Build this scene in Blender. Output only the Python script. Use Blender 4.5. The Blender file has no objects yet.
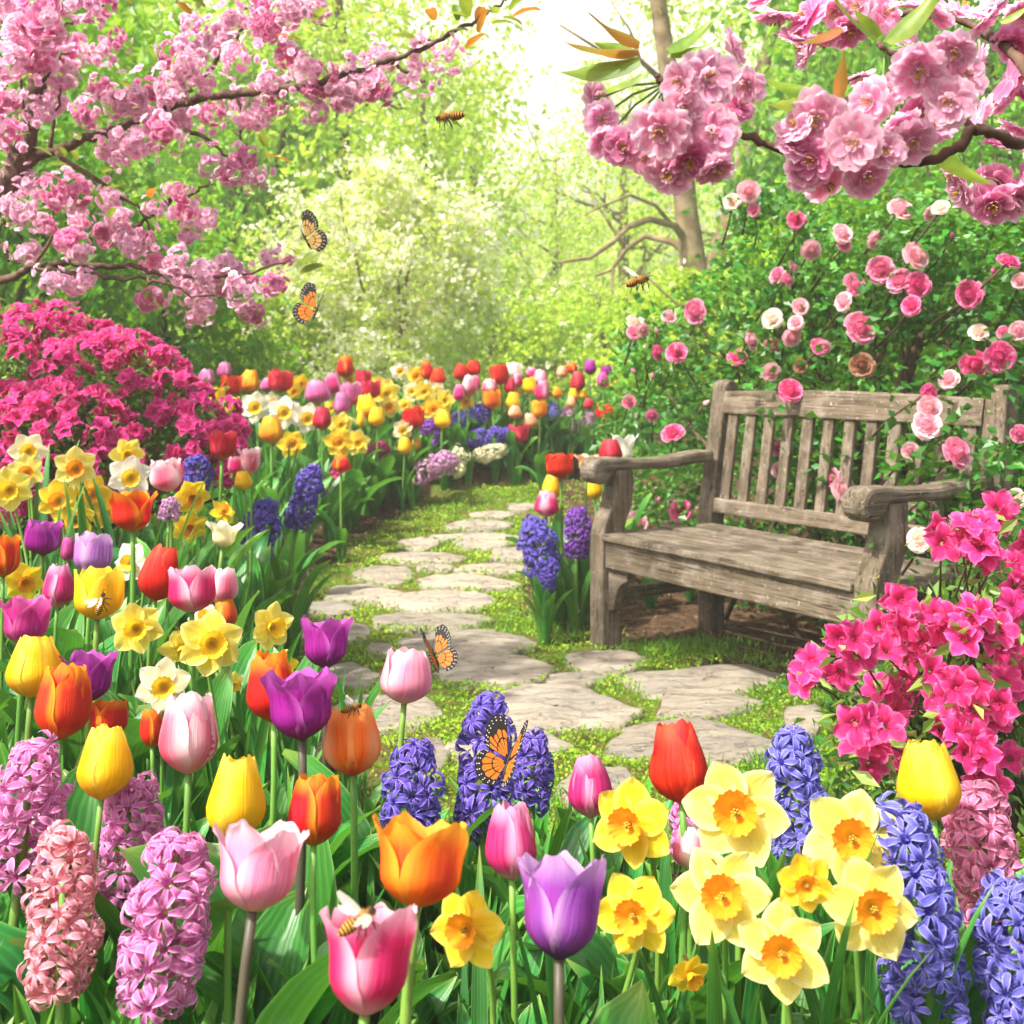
import bpy, bmesh, math, random
import numpy as np
from mathutils import Vector, Matrix

# ------------------------------------------------------------------ camera, sky, sun, exposure
SC = bpy.context.scene
COL = SC.collection
F, YH, H = 1150.0, 363.0, 1.0            # focal length and horizon row of the photograph (pixels), eye height (m)

cam_d = bpy.data.cameras.new("camera")
cam = bpy.data.objects.new("camera", cam_d)
COL.objects.link(cam)
cam.location = (0, 0, H)
cam.rotation_euler = (math.pi / 2, 0, 0)
cam_d.sensor_width = 36
cam_d.lens = F / 1024 * 36
cam_d.shift_y = -(512 - YH) / 1024
cam_d.clip_start, cam_d.clip_end = 0.05, 500
cam_d.dof.use_dof = True
cam_d.dof.focus_distance = 1.6
cam_d.dof.aperture_fstop = 10.0
SC.camera = cam

SUN_EL, SUN_AZ = math.radians(55), math.radians(-125)      # azimuth from +Y (away from the camera), clockwise
w = bpy.data.worlds.new("World")
SC.world = w
w.use_nodes = True
nt = w.node_tree
bg = nt.nodes["Background"]
sky = nt.nodes.new("ShaderNodeTexSky")
sky.sky_type = 'NISHITA'
sky.sun_disc = False
sky.sun_elevation = SUN_EL
sky.sun_rotation = SUN_AZ
sky.air_density, sky.dust_density, sky.ozone_density = 1.0, 8.0, 0.4
nt.links.new(sky.outputs[0], bg.inputs[0])
bg.inputs[1].default_value = 0.15

sd = bpy.data.lights.new("sun", 'SUN')
sd.energy = 4.6
sd.angle = math.radians(1.5)
sd.color = (1.0, 0.95, 0.86)
sun = bpy.data.objects.new("sun", sd)
COL.objects.link(sun)
sdir = Vector((math.sin(SUN_AZ) * math.cos(SUN_EL), math.cos(SUN_AZ) * math.cos(SUN_EL), math.sin(SUN_EL)))
sun.rotation_euler = sdir.to_track_quat('Z', 'Y').to_euler()
sun.location = sdir * 40

SC.view_settings.view_transform = 'Standard'
SC.view_settings.look = 'None'
SC.view_settings.exposure = 0.9
SC.view_settings.gamma = 1.0
SC.cycles.use_denoising = True
SC.cycles.max_bounces = 8
SC.cycles.diffuse_bounces = 4
SC.cycles.transmission_bounces = 6
SC.cycles.volume_bounces = 0
SC.cycles.sample_clamp_indirect = 6

rng = np.random.default_rng(7)
random.seed(7)


# ------------------------------------------------------------------ helpers
def hx(s, k=1.0):
    s = s.lstrip('#')
    c = [int(s[i:i + 2], 16) / 255 for i in (0, 2, 4)]
    return tuple(min(1, k * (v / 12.92 if v <= .04045 else ((v + .055) / 1.055) ** 2.4)) for v in c) + (1,)


def sm(a, b, x):
    t = np.clip((np.asarray(x, float) - a) / (b - a), 0, 1)
    return t * t * (3 - 2 * t)


def nd(nt, kind, **kw):
    n = nt.nodes.new(kind)
    for k, v in kw.items():
        if k.startswith('i_'):
            key = k[2:]
            key = int(key) if key.isdigit() else key.replace('_', ' ')
            if isinstance(v, bpy.types.NodeSocket):
                nt.links.new(v, n.inputs[key])
            else:
                n.inputs[key].default_value = v
        else:
            setattr(n, k, v)
    return n


def math_(nt, op, a, b=None, clamp=False):
    n = nt.nodes.new('ShaderNodeMath')
    n.operation = op
    n.use_clamp = clamp
    for i, v in enumerate((a, b)):
        if v is None:
            continue
        if isinstance(v, bpy.types.NodeSocket):
            nt.links.new(v, n.inputs[i])
        else:
            n.inputs[i].default_value = v
    return n.outputs[0]


def mix(nt, f, a, b, mode='MIX'):
    n = nt.nodes.new('ShaderNodeMix')
    n.data_type = 'RGBA'
    n.blend_type = mode
    n.clamp_factor = True
    for i, v in ((0, f), (6, a), (7, b)):
        if isinstance(v, bpy.types.NodeSocket):
            nt.links.new(v, n.inputs[i])
        else:
            n.inputs[i].default_value = v
    return n.outputs[2]


def ramp(nt, x, a, b):
    n = nd(nt, 'ShaderNodeMapRange', interpolation_type='SMOOTHSTEP')
    nt.links.new(x, n.inputs[0])
    n.inputs[1].default_value, n.inputs[2].default_value = a, b
    return n.outputs[0]


def new_mat(name):
    m = bpy.data.materials.new(name)
    m.use_nodes = True
    nt = m.node_tree
    nt.nodes.clear()
    return m, nt


def finish(nt, col, rough=.5, trans=0.0, bump=None, bstr=.3, bdist=.01, spec=.4, tcol=None):
    p = nd(nt, 'ShaderNodeBsdfPrincipled')
    if isinstance(col, bpy.types.NodeSocket):
        nt.links.new(col, p.inputs['Base Color'])
    else:
        p.inputs['Base Color'].default_value = col
    if isinstance(rough, bpy.types.NodeSocket):
        nt.links.new(rough, p.inputs['Roughness'])
    else:
        p.inputs['Roughness'].default_value = rough
    p.inputs['Specular IOR Level'].default_value = spec
    out = nd(nt, 'ShaderNodeOutputMaterial')
    nrm = None
    if bump is not None:
        b = nd(nt, 'ShaderNodeBump', i_Strength=bstr, i_Distance=bdist)
        nt.links.new(bump, b.inputs['Height'])
        nrm = b.outputs[0]
        nt.links.new(nrm, p.inputs['Normal'])
    sh = p.outputs[0]
    if trans:
        t = nd(nt, 'ShaderNodeBsdfTranslucent')
        c = tcol if tcol is not None else col
        if isinstance(c, bpy.types.NodeSocket):
            nt.links.new(c, t.inputs[0])
        else:
            t.inputs[0].default_value = c
        mx = nd(nt, 'ShaderNodeMixShader')
        mx.inputs[0].default_value = trans
        nt.links.new(sh, mx.inputs[1])
        nt.links.new(t.outputs[0], mx.inputs[2])
        sh = mx.outputs[0]
    nt.links.new(sh, out.inputs[0])


def uvxy(nt):
    u = nd(nt, 'ShaderNodeUVMap')
    s = nd(nt, 'ShaderNodeSeparateXYZ')
    nt.links.new(u.outputs[0], s.inputs[0])
    return u.outputs[0], s.outputs[0], s.outputs[1]


def jitter(nt, col, hue=.012, val=.2, src='object'):
    if src == 'object':
        r = nd(nt, 'ShaderNodeObjectInfo').outputs['Random']
    else:
        r = nd(nt, 'ShaderNodeNewGeometry').outputs['Random Per Island']
    h = nd(nt, 'ShaderNodeHueSaturation')
    nt.links.new(col, h.inputs['Color'])
    nt.links.new(math_(nt, 'ADD', math_(nt, 'MULTIPLY', r, 2 * hue), .5 - hue), h.inputs['Hue'])
    r2 = math_(nt, 'FRACT', math_(nt, 'MULTIPLY', r, 7.31))
    nt.links.new(math_(nt, 'ADD', math_(nt, 'MULTIPLY', r2, 2 * val), 1 - val), h.inputs['Value'])
    return h.outputs[0]


_petal = {}


def petal_mat(key, base, edge=None, foot=None, streak=None, e0=.55, trans=.38, flame=None, rough=.42):
    """A petal: its own colour, a margin colour, the colour at its base, fine lengthwise streaks and a central flame."""
    if key in _petal:
        return _petal[key]
    m, nt = new_mat(key + '_petal')
    uv, u, v = uvxy(nt)
    mp = nd(nt, 'ShaderNodeMapping')
    nt.links.new(uv, mp.inputs[0])
    mp.inputs['Scale'].default_value = (16, 1.3, 1)
    r = nd(nt, 'ShaderNodeObjectInfo').outputs['Random']
    cx = nd(nt, 'ShaderNodeCombineXYZ', i_1=math_(nt, 'MULTIPLY', r, 37.0))
    nt.links.new(cx.outputs[0], mp.inputs['Location'])
    ns = nd(nt, 'ShaderNodeTexNoise', i_Scale=1.0, i_Detail=4.0)
    nt.links.new(mp.outputs[0], ns.inputs['Vector'])
    n1 = ns.outputs[0]
    col = hx(base)
    st = hx(streak) if streak else tuple(c * .72 for c in col[:3]) + (1,)
    c = mix(nt, ramp(nt, n1, .40, .72), col, st)
    mq = nd(nt, 'ShaderNodeMapping')
    nt.links.new(uv, mq.inputs[0])
    mq.inputs['Scale'].default_value = (46, 1.0, 1)
    nt.links.new(cx.outputs[0], mq.inputs['Location'])
    nv_ = nd(nt, 'ShaderNodeTexNoise', i_Scale=1.0, i_Detail=3.0, i_Distortion=.4)
    nt.links.new(mq.outputs[0], nv_.inputs['Vector'])
    vein = nv_.outputs[0]
    c = mix(nt, math_(nt, 'MULTIPLY', ramp(nt, vein, .5, .68), .55), c, st)
    spn = nd(nt, 'ShaderNodeTexNoise', i_Scale=5.0, i_Detail=6.0, i_Roughness=.7)
    nt.links.new(uv, spn.inputs['Vector'])
    c = mix(nt, math_(nt, 'MULTIPLY', ramp(nt, spn.outputs[0], .55, .75), .22), c, tuple(min(1, q * 1.5 + .05) for q in col[:3]) + (1,))
    d = math_(nt, 'MULTIPLY', math_(nt, 'ABSOLUTE', math_(nt, 'SUBTRACT', u, .5)), 2)
    if flame:
        fl = math_(nt, 'MULTIPLY', ramp(nt, d, .55, .05), ramp(nt, v, 1.0, .45))
        c = mix(nt, math_(nt, 'MULTIPLY', fl, math_(nt, 'ADD', n1, .3)), c, hx(flame))
    if edge:
        e = math_(nt, 'MAXIMUM', ramp(nt, d, e0, 1.0), ramp(nt, v, .7, 1.0))
        e = math_(nt, 'MULTIPLY', e, math_(nt, 'ADD', n1, .45), True)
        c = mix(nt, e, c, hx(edge))
    if foot:
        c = mix(nt, ramp(nt, v, .26, .03), c, hx(foot))
    c = jitter(nt, c, .006, .10)
    finish(nt, c, rough + .08, trans, math_(nt, 'ADD', n1, math_(nt, 'MULTIPLY', vein, .8)), .45, .002, spec=.25)
    _petal[key] = m
    return m


def leaf_mat(name, c1, c2, trans=.35, rough=.42, src='island', ribs=0, val=.3, tint=None):
    m, nt = new_mat(name)
    uv, u, v = uvxy(nt)
    ns = nd(nt, 'ShaderNodeTexNoise', i_Scale=2.3, i_Detail=3.0)
    tc = nd(nt, 'ShaderNodeTexCoord')
    nt.links.new(tc.outputs['Object'], ns.inputs['Vector'])
    c = mix(nt, ramp(nt, ns.outputs[0], .35, .65), hx(c1), hx(c2))
    bump = None
    if ribs:
        wv = math_(nt, 'SINE', math_(nt, 'MULTIPLY', u, ribs * 6.283))
        c = mix(nt, math_(nt, 'MULTIPLY', ramp(nt, wv, -.2, 1.0), .25), c, tuple(x * 1.7 for x in hx(c2)[:3]) + (1,))
        d = math_(nt, 'ABSOLUTE', math_(nt, 'SUBTRACT', u, .5))
        c = mix(nt, math_(nt, 'MULTIPLY', ramp(nt, d, .46, .5), .35), c, hx('#b9cf86'))
        c = mix(nt, math_(nt, 'MULTIPLY', ramp(nt, v, .9, 1.0), .5), c, hx('#9aa94e'))
        n2 = nd(nt, 'ShaderNodeTexNoise', i_Scale=9.0, i_Detail=2.0)
        nt.links.new(tc.outputs['Object'], n2.inputs['Vector'])
        c = mix(nt, math_(nt, 'MULTIPLY', ramp(nt, n2.outputs[0], .55, .75), .3), c, hx('#7f9c80'))
        bump = wv
    c = jitter(nt, c, .02, val, src)
    tcol = mix(nt, .55, c, hx(tint or '#b6d92a'), 'MULTIPLY') if False else None
    if tint:
        tcol = mix(nt, .5, c, hx(tint))
    finish(nt, c, rough, trans, bump, .12, .002, spec=.45, tcol=tcol)
    return m


def plain_mat(name, col, rough=.5, trans=0, noise=0, c2=None, spec=.4, bump=0):
    m, nt = new_mat(name)
    c = hx(col)
    b = None
    tc = nd(nt, 'ShaderNodeTexCoord')
    ns = nd(nt, 'ShaderNodeTexNoise', i_Scale=noise or 20.0, i_Detail=5.0)
    nt.links.new(tc.outputs['Object'], ns.inputs['Vector'])
    cc = mix(nt, ramp(nt, ns.outputs[0], .35, .68), c, hx(c2) if c2 else tuple(x * .7 for x in c[:3]) + (1,))
    if bump:
        b = ns.outputs[0]
    finish(nt, cc, rough, trans, b, bump or .1, .01, spec=spec)
    return m


class MB:
    """Collects vertices, faces and UVs and links them as ONE mesh object."""

    def __init__(s):
        s.v, s.f, s.uv, s.mi = [], [], [], []

    def grid(s, P, mat=0, UV=None, wrap=False):
        P = np.asarray(P, float)
        nv, nu = P.shape[:2]
        o = len(s.v)
        s.v.extend(map(tuple, P.reshape(-1, 3)))
        if UV is None:
            uu, vv = np.meshgrid(np.linspace(0, 1, nu), np.linspace(0, 1, nv))
            UV = np.stack([uu, vv], -1)
        s.uv.extend(map(tuple, np.asarray(UV).reshape(-1, 2)))
        for i in range(nv - 1):
            for j in range(nu if wrap else nu - 1):
                k = (j + 1) % nu
                s.f.append((o + i * nu + j, o + i * nu + k, o + (i + 1) * nu + k, o + (i + 1) * nu + j))
                s.mi.append(mat)
        return s

    def tube(s, pts, rad, n=8, mat=0, cap=True):
        pts = [Vector(p) for p in pts]
        rows = []
        side = None
        for i, p in enumerate(pts):
            t = (pts[min(i + 1, len(pts) - 1)] - pts[max(i - 1, 0)])
            t = t.normalized() if t.length > 1e-9 else Vector((0, 0, 1))
            if side is None:
                side = t.orthogonal().normalized()
            side = (side - t * side.dot(t))
            side = side.normalized() if side.length > 1e-6 else t.orthogonal().normalized()
            b = t.cross(side)
            r = rad[i] if hasattr(rad, '__len__') else rad
            rows.append([tuple(p + (side * math.cos(2 * math.pi * k / n) + b * math.sin(2 * math.pi * k / n)) * r) for k in range(n)])
        o = len(s.v)
        s.grid(rows, mat, wrap=True)
        if cap:
            s.f.append(tuple(range(o, o + n))[::-1])
            s.mi.append(mat)
            e = o + n * (len(pts) - 1)
            s.f.append(tuple(range(e, e + n)))
            s.mi.append(mat)
        return s

    def prism(s, poly, axis, a, b, mat=0):
        """An outline in the plane across `axis`, given thickness from a to b along it."""
        o = len(s.v)
        n = len(poly)
        for t in (a, b):
            for p, q in poly:
                s.v.append({'x': (t, p, q), 'y': (p, t, q), 'z': (p, q, t)}[axis])
                s.uv.append((p, q))
        s.f.append(tuple(range(o, o + n)))
        s.f.append(tuple(range(o + 2 * n - 1, o + n - 1, -1)))
        s.mi += [mat, mat]
        for i in range(n):
            k = (i + 1) % n
            s.f.append((o + i, o + n + i, o + n + k, o + k))
            s.mi.append(mat)
        return s

    def add(s, V, Fc, UV, mat=0):
        o = len(s.v)
        s.v.extend(map(tuple, V))
        s.uv.extend(map(tuple, UV))
        for f in Fc:
            s.f.append(tuple(int(k) + o for k in f))
            s.mi.append(mat)
        return s

    def mesh(s, name, mats, smooth=True):
        me = bpy.data.meshes.new(name)
        me.from_pydata(s.v, [], s.f)
        for m in (mats if isinstance(mats, (list, tuple)) else [mats]):
            me.materials.append(m)
        uvl = me.uv_layers.new(name='UVMap')
        li = np.empty(len(me.loops), int)
        me.loops.foreach_get('vertex_index', li)
        uvl.data.foreach_set('uv', np.asarray(s.uv, 'f')[li].ravel())
        me.polygons.foreach_set('material_index', np.asarray(s.mi, 'i'))
        me.polygons.foreach_set('use_smooth', np.full(len(me.polygons), smooth))
        me.update()
        return me

    def build(s, name, mats, parent=None, smooth=True):
        return put(name, s.mesh(name, mats, smooth), parent)


def recalc(me):
    bm = bmesh.new()
    bm.from_mesh(me)
    bmesh.ops.recalc_face_normals(bm, faces=bm.faces)
    bm.to_mesh(me)
    bm.free()


def put(name, me, parent=None, loc=(0, 0, 0), rot=None, scale=None):
    o = bpy.data.objects.new(name, me)
    COL.objects.link(o)
    o.parent = parent
    o.location = loc
    if rot is not None:
        if isinstance(rot, Matrix):
            o.rotation_mode = 'QUATERNION'
            o.rotation_quaternion = rot.to_quaternion()
        else:
            o.rotation_euler = rot
    if scale is not None:
        o.scale = scale if hasattr(scale, '__len__') else (scale,) * 3
    return o


def tag(o, label=None, cat=None, group=None, kind=None):
    if label:
        o['label'] = label
    if cat:
        o['category'] = cat
    if group:
        o['group'] = group
    if kind:
        o['kind'] = kind
    return o


def empty(name, loc, label, cat, group=None, rz=0):
    o = bpy.data.objects.new(name, None)
    o.empty_display_size = .05
    COL.objects.link(o)
    o.location = loc
    o.rotation_euler = (0, 0, rz)
    return tag(o, label, cat, group)


def np_mesh(name, V, Q, UV, mats, mi=None, smooth=False):
    me = bpy.data.meshes.new(name)
    n, k = Q.shape
    me.vertices.add(len(V))
    me.vertices.foreach_set('co', np.asarray(V, 'f').ravel())
    me.loops.add(n * k)
    me.loops.foreach_set('vertex_index', np.asarray(Q, 'i').ravel())
    me.polygons.add(n)
    me.polygons.foreach_set('loop_start', np.arange(0, n * k, k, dtype='i'))
    for m in (mats if isinstance(mats, (list, tuple)) else [mats]):
        me.materials.append(m)
    uvl = me.uv_layers.new(name='UVMap')
    uvl.data.foreach_set('uv', np.asarray(UV, 'f')[np.asarray(Q).ravel()].ravel())
    if mi is not None:
        me.polygons.foreach_set('material_index', np.asarray(mi, 'i'))
    me.polygons.foreach_set('use_smooth', np.full(n, smooth))
    me.update(calc_edges=True)
    return me


def unit(a):
    return a / np.maximum(np.linalg.norm(a, axis=-1, keepdims=True), 1e-9)


def leaves_np(P, A, size, wid=.5, fold=.25, droop=.0, rg=rng):
    """One pointed folded leaf (two triangles) at every point P, along direction A."""
    n = len(P)
    A = unit(A)
    R = unit(np.cross(A, unit(rg.normal(size=(n, 3)))))
    Nn = np.cross(A, R)
    s = (size * rg.uniform(.65, 1.3, n))[:, None]
    b = P
    t = P + A * s + np.array([0, 0, -1]) * s * droop
    mid = P + A * s * .45
    l = mid + R * s * wid * .5 + Nn * s * fold * wid
    r = mid - R * s * wid * .5 + Nn * s * fold * wid
    V = np.stack([b, l, t, r], 1).reshape(-1, 3)
    k = np.arange(n)[:, None] * 4
    Q = np.concatenate([k + np.array([0, 1, 2]), k + np.array([0, 2, 3])], 1).reshape(-1, 3)
    UV = np.tile(np.array([[.5, 0], [0, .45], [.5, 1], [1, .45]]), (n, 1))
    return V, Q, UV


def join_np(parts):
    Vs, Qs, Us, Ms, o = [], [], [], [], 0
    for V, Q, U, m in parts:
        Vs.append(V)
        Qs.append(Q + o)
        Us.append(U)
        Ms.append(np.full(len(Q), m))
        o += len(V)
    return np.concatenate(Vs), np.concatenate(Qs), np.concatenate(Us), np.concatenate(Ms)


# ------------------------------------------------------------------ the lie of the land
_MY = [0.0, 1.5, 2.5, 2.9, 3.3, 3.8, 4.5, 5.5, 6.5, 6.9, 7.6, 30]
_MX = [.3, .1, -.2, -.42, -.62, -.82, -.9, -.75, -.45, .5, 3.0, 3.0]
_RY = [2.45, 3.4, 3.75, 4.05, 4.5, 5.0, 5.5, 6.6, 6.9]
_RX = [1.0, .98, .66, .2, .02, .04, .1, .22, .25]


def ground(x, y):
    x, y = np.asarray(x, float), np.asarray(y, float)
    z = .28 * sm(4.3, 7.0, y) + .1 * sm(8, 16, y)
    d = np.interp(y, _MY, _MX) - x
    far = 1 - sm(9, 14, y)
    z = z + far * (.14 * sm(.0, .5, d) + .12 * sm(.6, 1.6, d))
    z = z + .13 * sm(.4, 1.2, d) * sm(1.7, 2.5, y) * (1 - sm(4.0, 5.4, y))
    z = z + .09 * sm(2.5, 2.1, y) * (1 - sm(.0, .5, d))
    return z


def on_path(x, y):
    x, y = np.asarray(x, float), np.asarray(y, float)
    return (y > 2.45) & (y < 6.9) & (x > np.interp(y, _MY, _MX)) & (x < np.interp(y, _RY, _RX))


def at(px, py, D):
    """The point seen at pixel (px, py) at distance D in front of the camera."""
    return Vector(((px - 512) / F * D, D, H - (py - YH) / F * D))


def at_ground(px, py):
    D = 3.0
    for _ in range(40):
        D = .5 * D + .5 * (H - float(ground((px - 512) / F * D, D))) * F / max(py - YH, 4)
    return Vector(((px - 512) / F * D, D, float(ground((px - 512) / F * D, D))))


_DS = np.exp(np.linspace(math.log(.72), math.log(9.5), 420))


def solve(px, py, wpx, w0, h0, ws=.28, hs=.10):
    """The distance at which a bloom of this width stands on a stem of sensible length on the ground below it."""
    X = (px - 512) / F * _DS
    z = H - (py - YH) / F * _DS
    stem = z - ground(X, _DS)
    cost = (np.log(wpx * _DS / F / w0) / ws) ** 2 + ((stem - h0) / hs) ** 2
    cost = cost + 30 * on_path(X, _DS) + 100 * (stem < .08)
    return float(_DS[np.argmin(cost)])
# ------------------------------------------------------------------ ground
def build_ground():
    t = np.linspace(-1, 1, 221)
    xs = 3.0 * t + 87 * t ** 5
    t = np.linspace(0, 1, 230)
    ys = -4 + 14 * t + 150 * t ** 6
    X, Y = np.meshgrid(xs, ys)
    Z = ground(X, Y)
    bumps = (np.sin(X * 9.1 + Y * 3.3) * np.sin(Y * 7.7 - X * 2.1) * .012 + np.sin(X * 23 + Y * 17) * np.sin(Y * 29 - X * 13) * .005)
    p = on_path(X, Y)
    Z = Z + bumps * np.where(p, .25, 1) * (1 - sm(9, 14, Y))
    soil = np.where(p, 0, 1) * (1 - sm(8.2, 10, Y))
    lawn = sm(8.2, 10, Y)
    me = MB()
    me.grid(np.stack([X, Y, Z], -1), UV=np.stack([soil, np.where(p, 1.0, 0)], -1))
    m, nt = new_mat('soil_and_lawn')
    uv, u, v = uvxy(nt)
    g = nd(nt, 'ShaderNodeNewGeometry').outputs['Position']
    n1 = nd(nt, 'ShaderNodeTexNoise', i_Scale=14.0, i_Detail=8.0, i_Roughness=.7)
    n2 = nd(nt, 'ShaderNodeTexVoronoi', i_Scale=60.0)
    n3 = nd(nt, 'ShaderNodeTexNoise', i_Scale=1.2, i_Detail=5.0)
    for q in (n1, n2, n3):
        nt.links.new(g, q.inputs['Vector'])
    earth = mix(nt, ramp(nt, n1.outputs[0], .35, .7), hx('#3a2a1e'), hx('#6a5442'))
    earth = mix(nt, ramp(nt, n2.outputs[0], .25, .0), earth, hx('#2a1e16'))
    moss = mix(nt, ramp(nt, n1.outputs[0], .4, .62), hx('#4f6a1c'), hx('#6b5b38'))
    lawn_c = mix(nt, ramp(nt, n3.outputs[0], .35, .65), hx('#5f8f24'), hx('#84a83a'))
    c = mix(nt, v, lawn_c, moss)
    c = mix(nt, u, c, earth)
    finish(nt, c, .95, 0, n1.outputs[0], .8, .03, spec=.1)
    tag(me.build('ground', m), kind='structure')


build_ground()

# ------------------------------------------------------------------ stepping stones
m_stone, nt = new_mat('flagstone')
g = nd(nt, 'ShaderNodeNewGeometry').outputs['Position']
mp = nd(nt, 'ShaderNodeMapping')
nt.links.new(g, mp.inputs[0])
mp.inputs['Rotation'].default_value = (0, 0, .5)
mp.inputs['Scale'].default_value = (1, 2.6, 1)
a = nd(nt, 'ShaderNodeTexNoise', i_Scale=7.0, i_Detail=9.0, i_Roughness=.65)
b = nd(nt, 'ShaderNodeTexNoise', i_Scale=38.0, i_Detail=8.0, i_Roughness=.75)
cst = nd(nt, 'ShaderNodeTexNoise', i_Scale=2.6, i_Detail=3.0)
crk = nd(nt, 'ShaderNodeTexVoronoi', i_Scale=5.0, feature='DISTANCE_TO_EDGE')
for q in (a, b, cst):
    nt.links.new(mp.outputs[0], q.inputs['Vector'])
wp = nd(nt, 'ShaderNodeVectorMath', operation='ADD')
nt.links.new(mp.outputs[0], wp.inputs[0])
sc_ = nd(nt, 'ShaderNodeVectorMath', operation='SCALE')
sc_.inputs['Scale'].default_value = .35
nt.links.new(a.outputs['Color'], sc_.inputs[0])
nt.links.new(sc_.outputs[0], wp.inputs[1])
nt.links.new(wp.outputs[0], crk.inputs['Vector'])
c = mix(nt, ramp(nt, a.outputs[0], .3, .7), hx('#a29886'), hx('#c2b8a6'))
c = mix(nt, math_(nt, 'MULTIPLY', ramp(nt, cst.outputs[0], .45, .68), .6), c, hx('#9a968e'))
c = mix(nt, math_(nt, 'MULTIPLY', ramp(nt, b.outputs[0], .52, .7), .8), c, hx('#736a5c'))
c = mix(nt, math_(nt, 'MULTIPLY', ramp(nt, crk.outputs[0], .012, .0), .35), c, hx('#5b5347'))
lich = nd(nt, 'ShaderNodeTexNoise', i_Scale=16.0, i_Detail=7.0, i_Roughness=.8)
nt.links.new(g, lich.inputs['Vector'])
c = mix(nt, math_(nt, 'MULTIPLY', ramp(nt, lich.outputs[0], .6, .68), .6), c, hx('#cfcabb'))
c = mix(nt, math_(nt, 'MULTIPLY', ramp(nt, lich.outputs[0], .42, .33), .55), c, hx('#5f5a48'))
r = nd(nt, 'ShaderNodeObjectInfo').outputs['Random']
h = nd(nt, 'ShaderNodeHueSaturation')
nt.links.new(c, h.inputs['Color'])
nt.links.new(math_(nt, 'ADD', math_(nt, 'MULTIPLY', r, .28), .84), h.inputs['Value'])
hgt = math_(nt, 'ADD', math_(nt, 'MULTIPLY', b.outputs[0], .5), math_(nt, 'ADD', a.outputs[0], math_(nt, 'MULTIPLY', ramp(nt, crk.outputs[0], .02, 0), -.2)))
finish(nt, h.outputs[0], .85, 0, hgt, 1.0, .03, spec=.25)

STONES = [  # pixel box of each stone in the photograph, and what sets it apart
    (505, 503, 537, 511, 'farthest small flagstone where the path disappears behind the tulips'),
    (470, 512, 514, 519, 'small pale flagstone second from the far end of the path'),
    (444, 521, 516, 532, 'broad thin-looking flagstone third from the far end of the path'),
    (432, 533, 526, 541, 'long narrow flagstone crossing the far path below the cream hyacinths'),
    (398, 538, 441, 551, 'small far flagstone beside the soil on the left path edge'),
    (457, 542, 514, 550, 'short narrow flagstone in the middle of the far path'),
    (486, 549, 534, 563, 'rounded flagstone left of the violet blue hyacinth by the bench'),
    (377, 553, 464, 565, 'long pale flagstone starting at the left path edge'),
    (413, 565, 456, 572, 'small sliver of flagstone between two long pale ones'),
    (456, 564, 534, 575, 'long narrow flagstone just left of the plants beside the bench'),
    (353, 565, 419, 585, 'tilted flagstone touching the dark soil on the left'),
    (420, 575, 523, 592, 'wide flagstone with a wavy upper edge in mid path'),
    (322, 586, 410, 605, 'flat grey flagstone on the left below the soil bank'),
    (381, 592, 499, 612, 'large oval flagstone in the middle of the path'),
    (286, 604, 356, 618, 'half hidden flagstone behind the small yellow daffodil at the left path edge'),
    (369, 613, 491, 631, 'long rectangular flagstone left of the yellow green weeds'),
    (300, 622, 373, 646, 'flagstone behind the purple tulip beside the path'),
    (400, 632, 546, 660, 'large flagstone behind the butterfly near the pale pink tulip'),
    (362, 646, 396, 658, 'very small stone behind the single pale pink tulip'),
    (427, 658, 556, 687, 'pale flagstone just right of the single pink tulip bloom'),
    (468, 688, 638, 735, 'largest flagstone in the centre of the path'),
    (541, 674, 605, 690, 'small grey flagstone to the left of the bench leg'),
    (318, 666, 381, 694, 'flagstone behind the purple tulips on the left'),
    (335, 694, 440, 733, 'flagstone behind the orange tulip with the bee'),
    (447, 733, 571, 766, 'flagstone behind the tall violet hyacinth with the butterfly'),
    (404, 741, 450, 778, 'flagstone between the two violet hyacinths in the foreground'),
    (563, 652, 648, 676, 'flagstone on which the near bench leg stands'),
    (622, 667, 782, 698, 'wide dark flagstone in front of the bench'),
    (648, 696, 764, 721, 'triangular flagstone above the tall red tulip'),
    (602, 723, 786, 768, 'large flagstone behind the tall red tulip'),
    (783, 709, 824, 744, 'flagstone at the foot of the pink azalea'),
    (556, 772, 645, 822, 'nearest flagstone behind the magenta tulip bud and daffodils'),
]
POLY = []
rs = np.random.default_rng(21)
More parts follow.
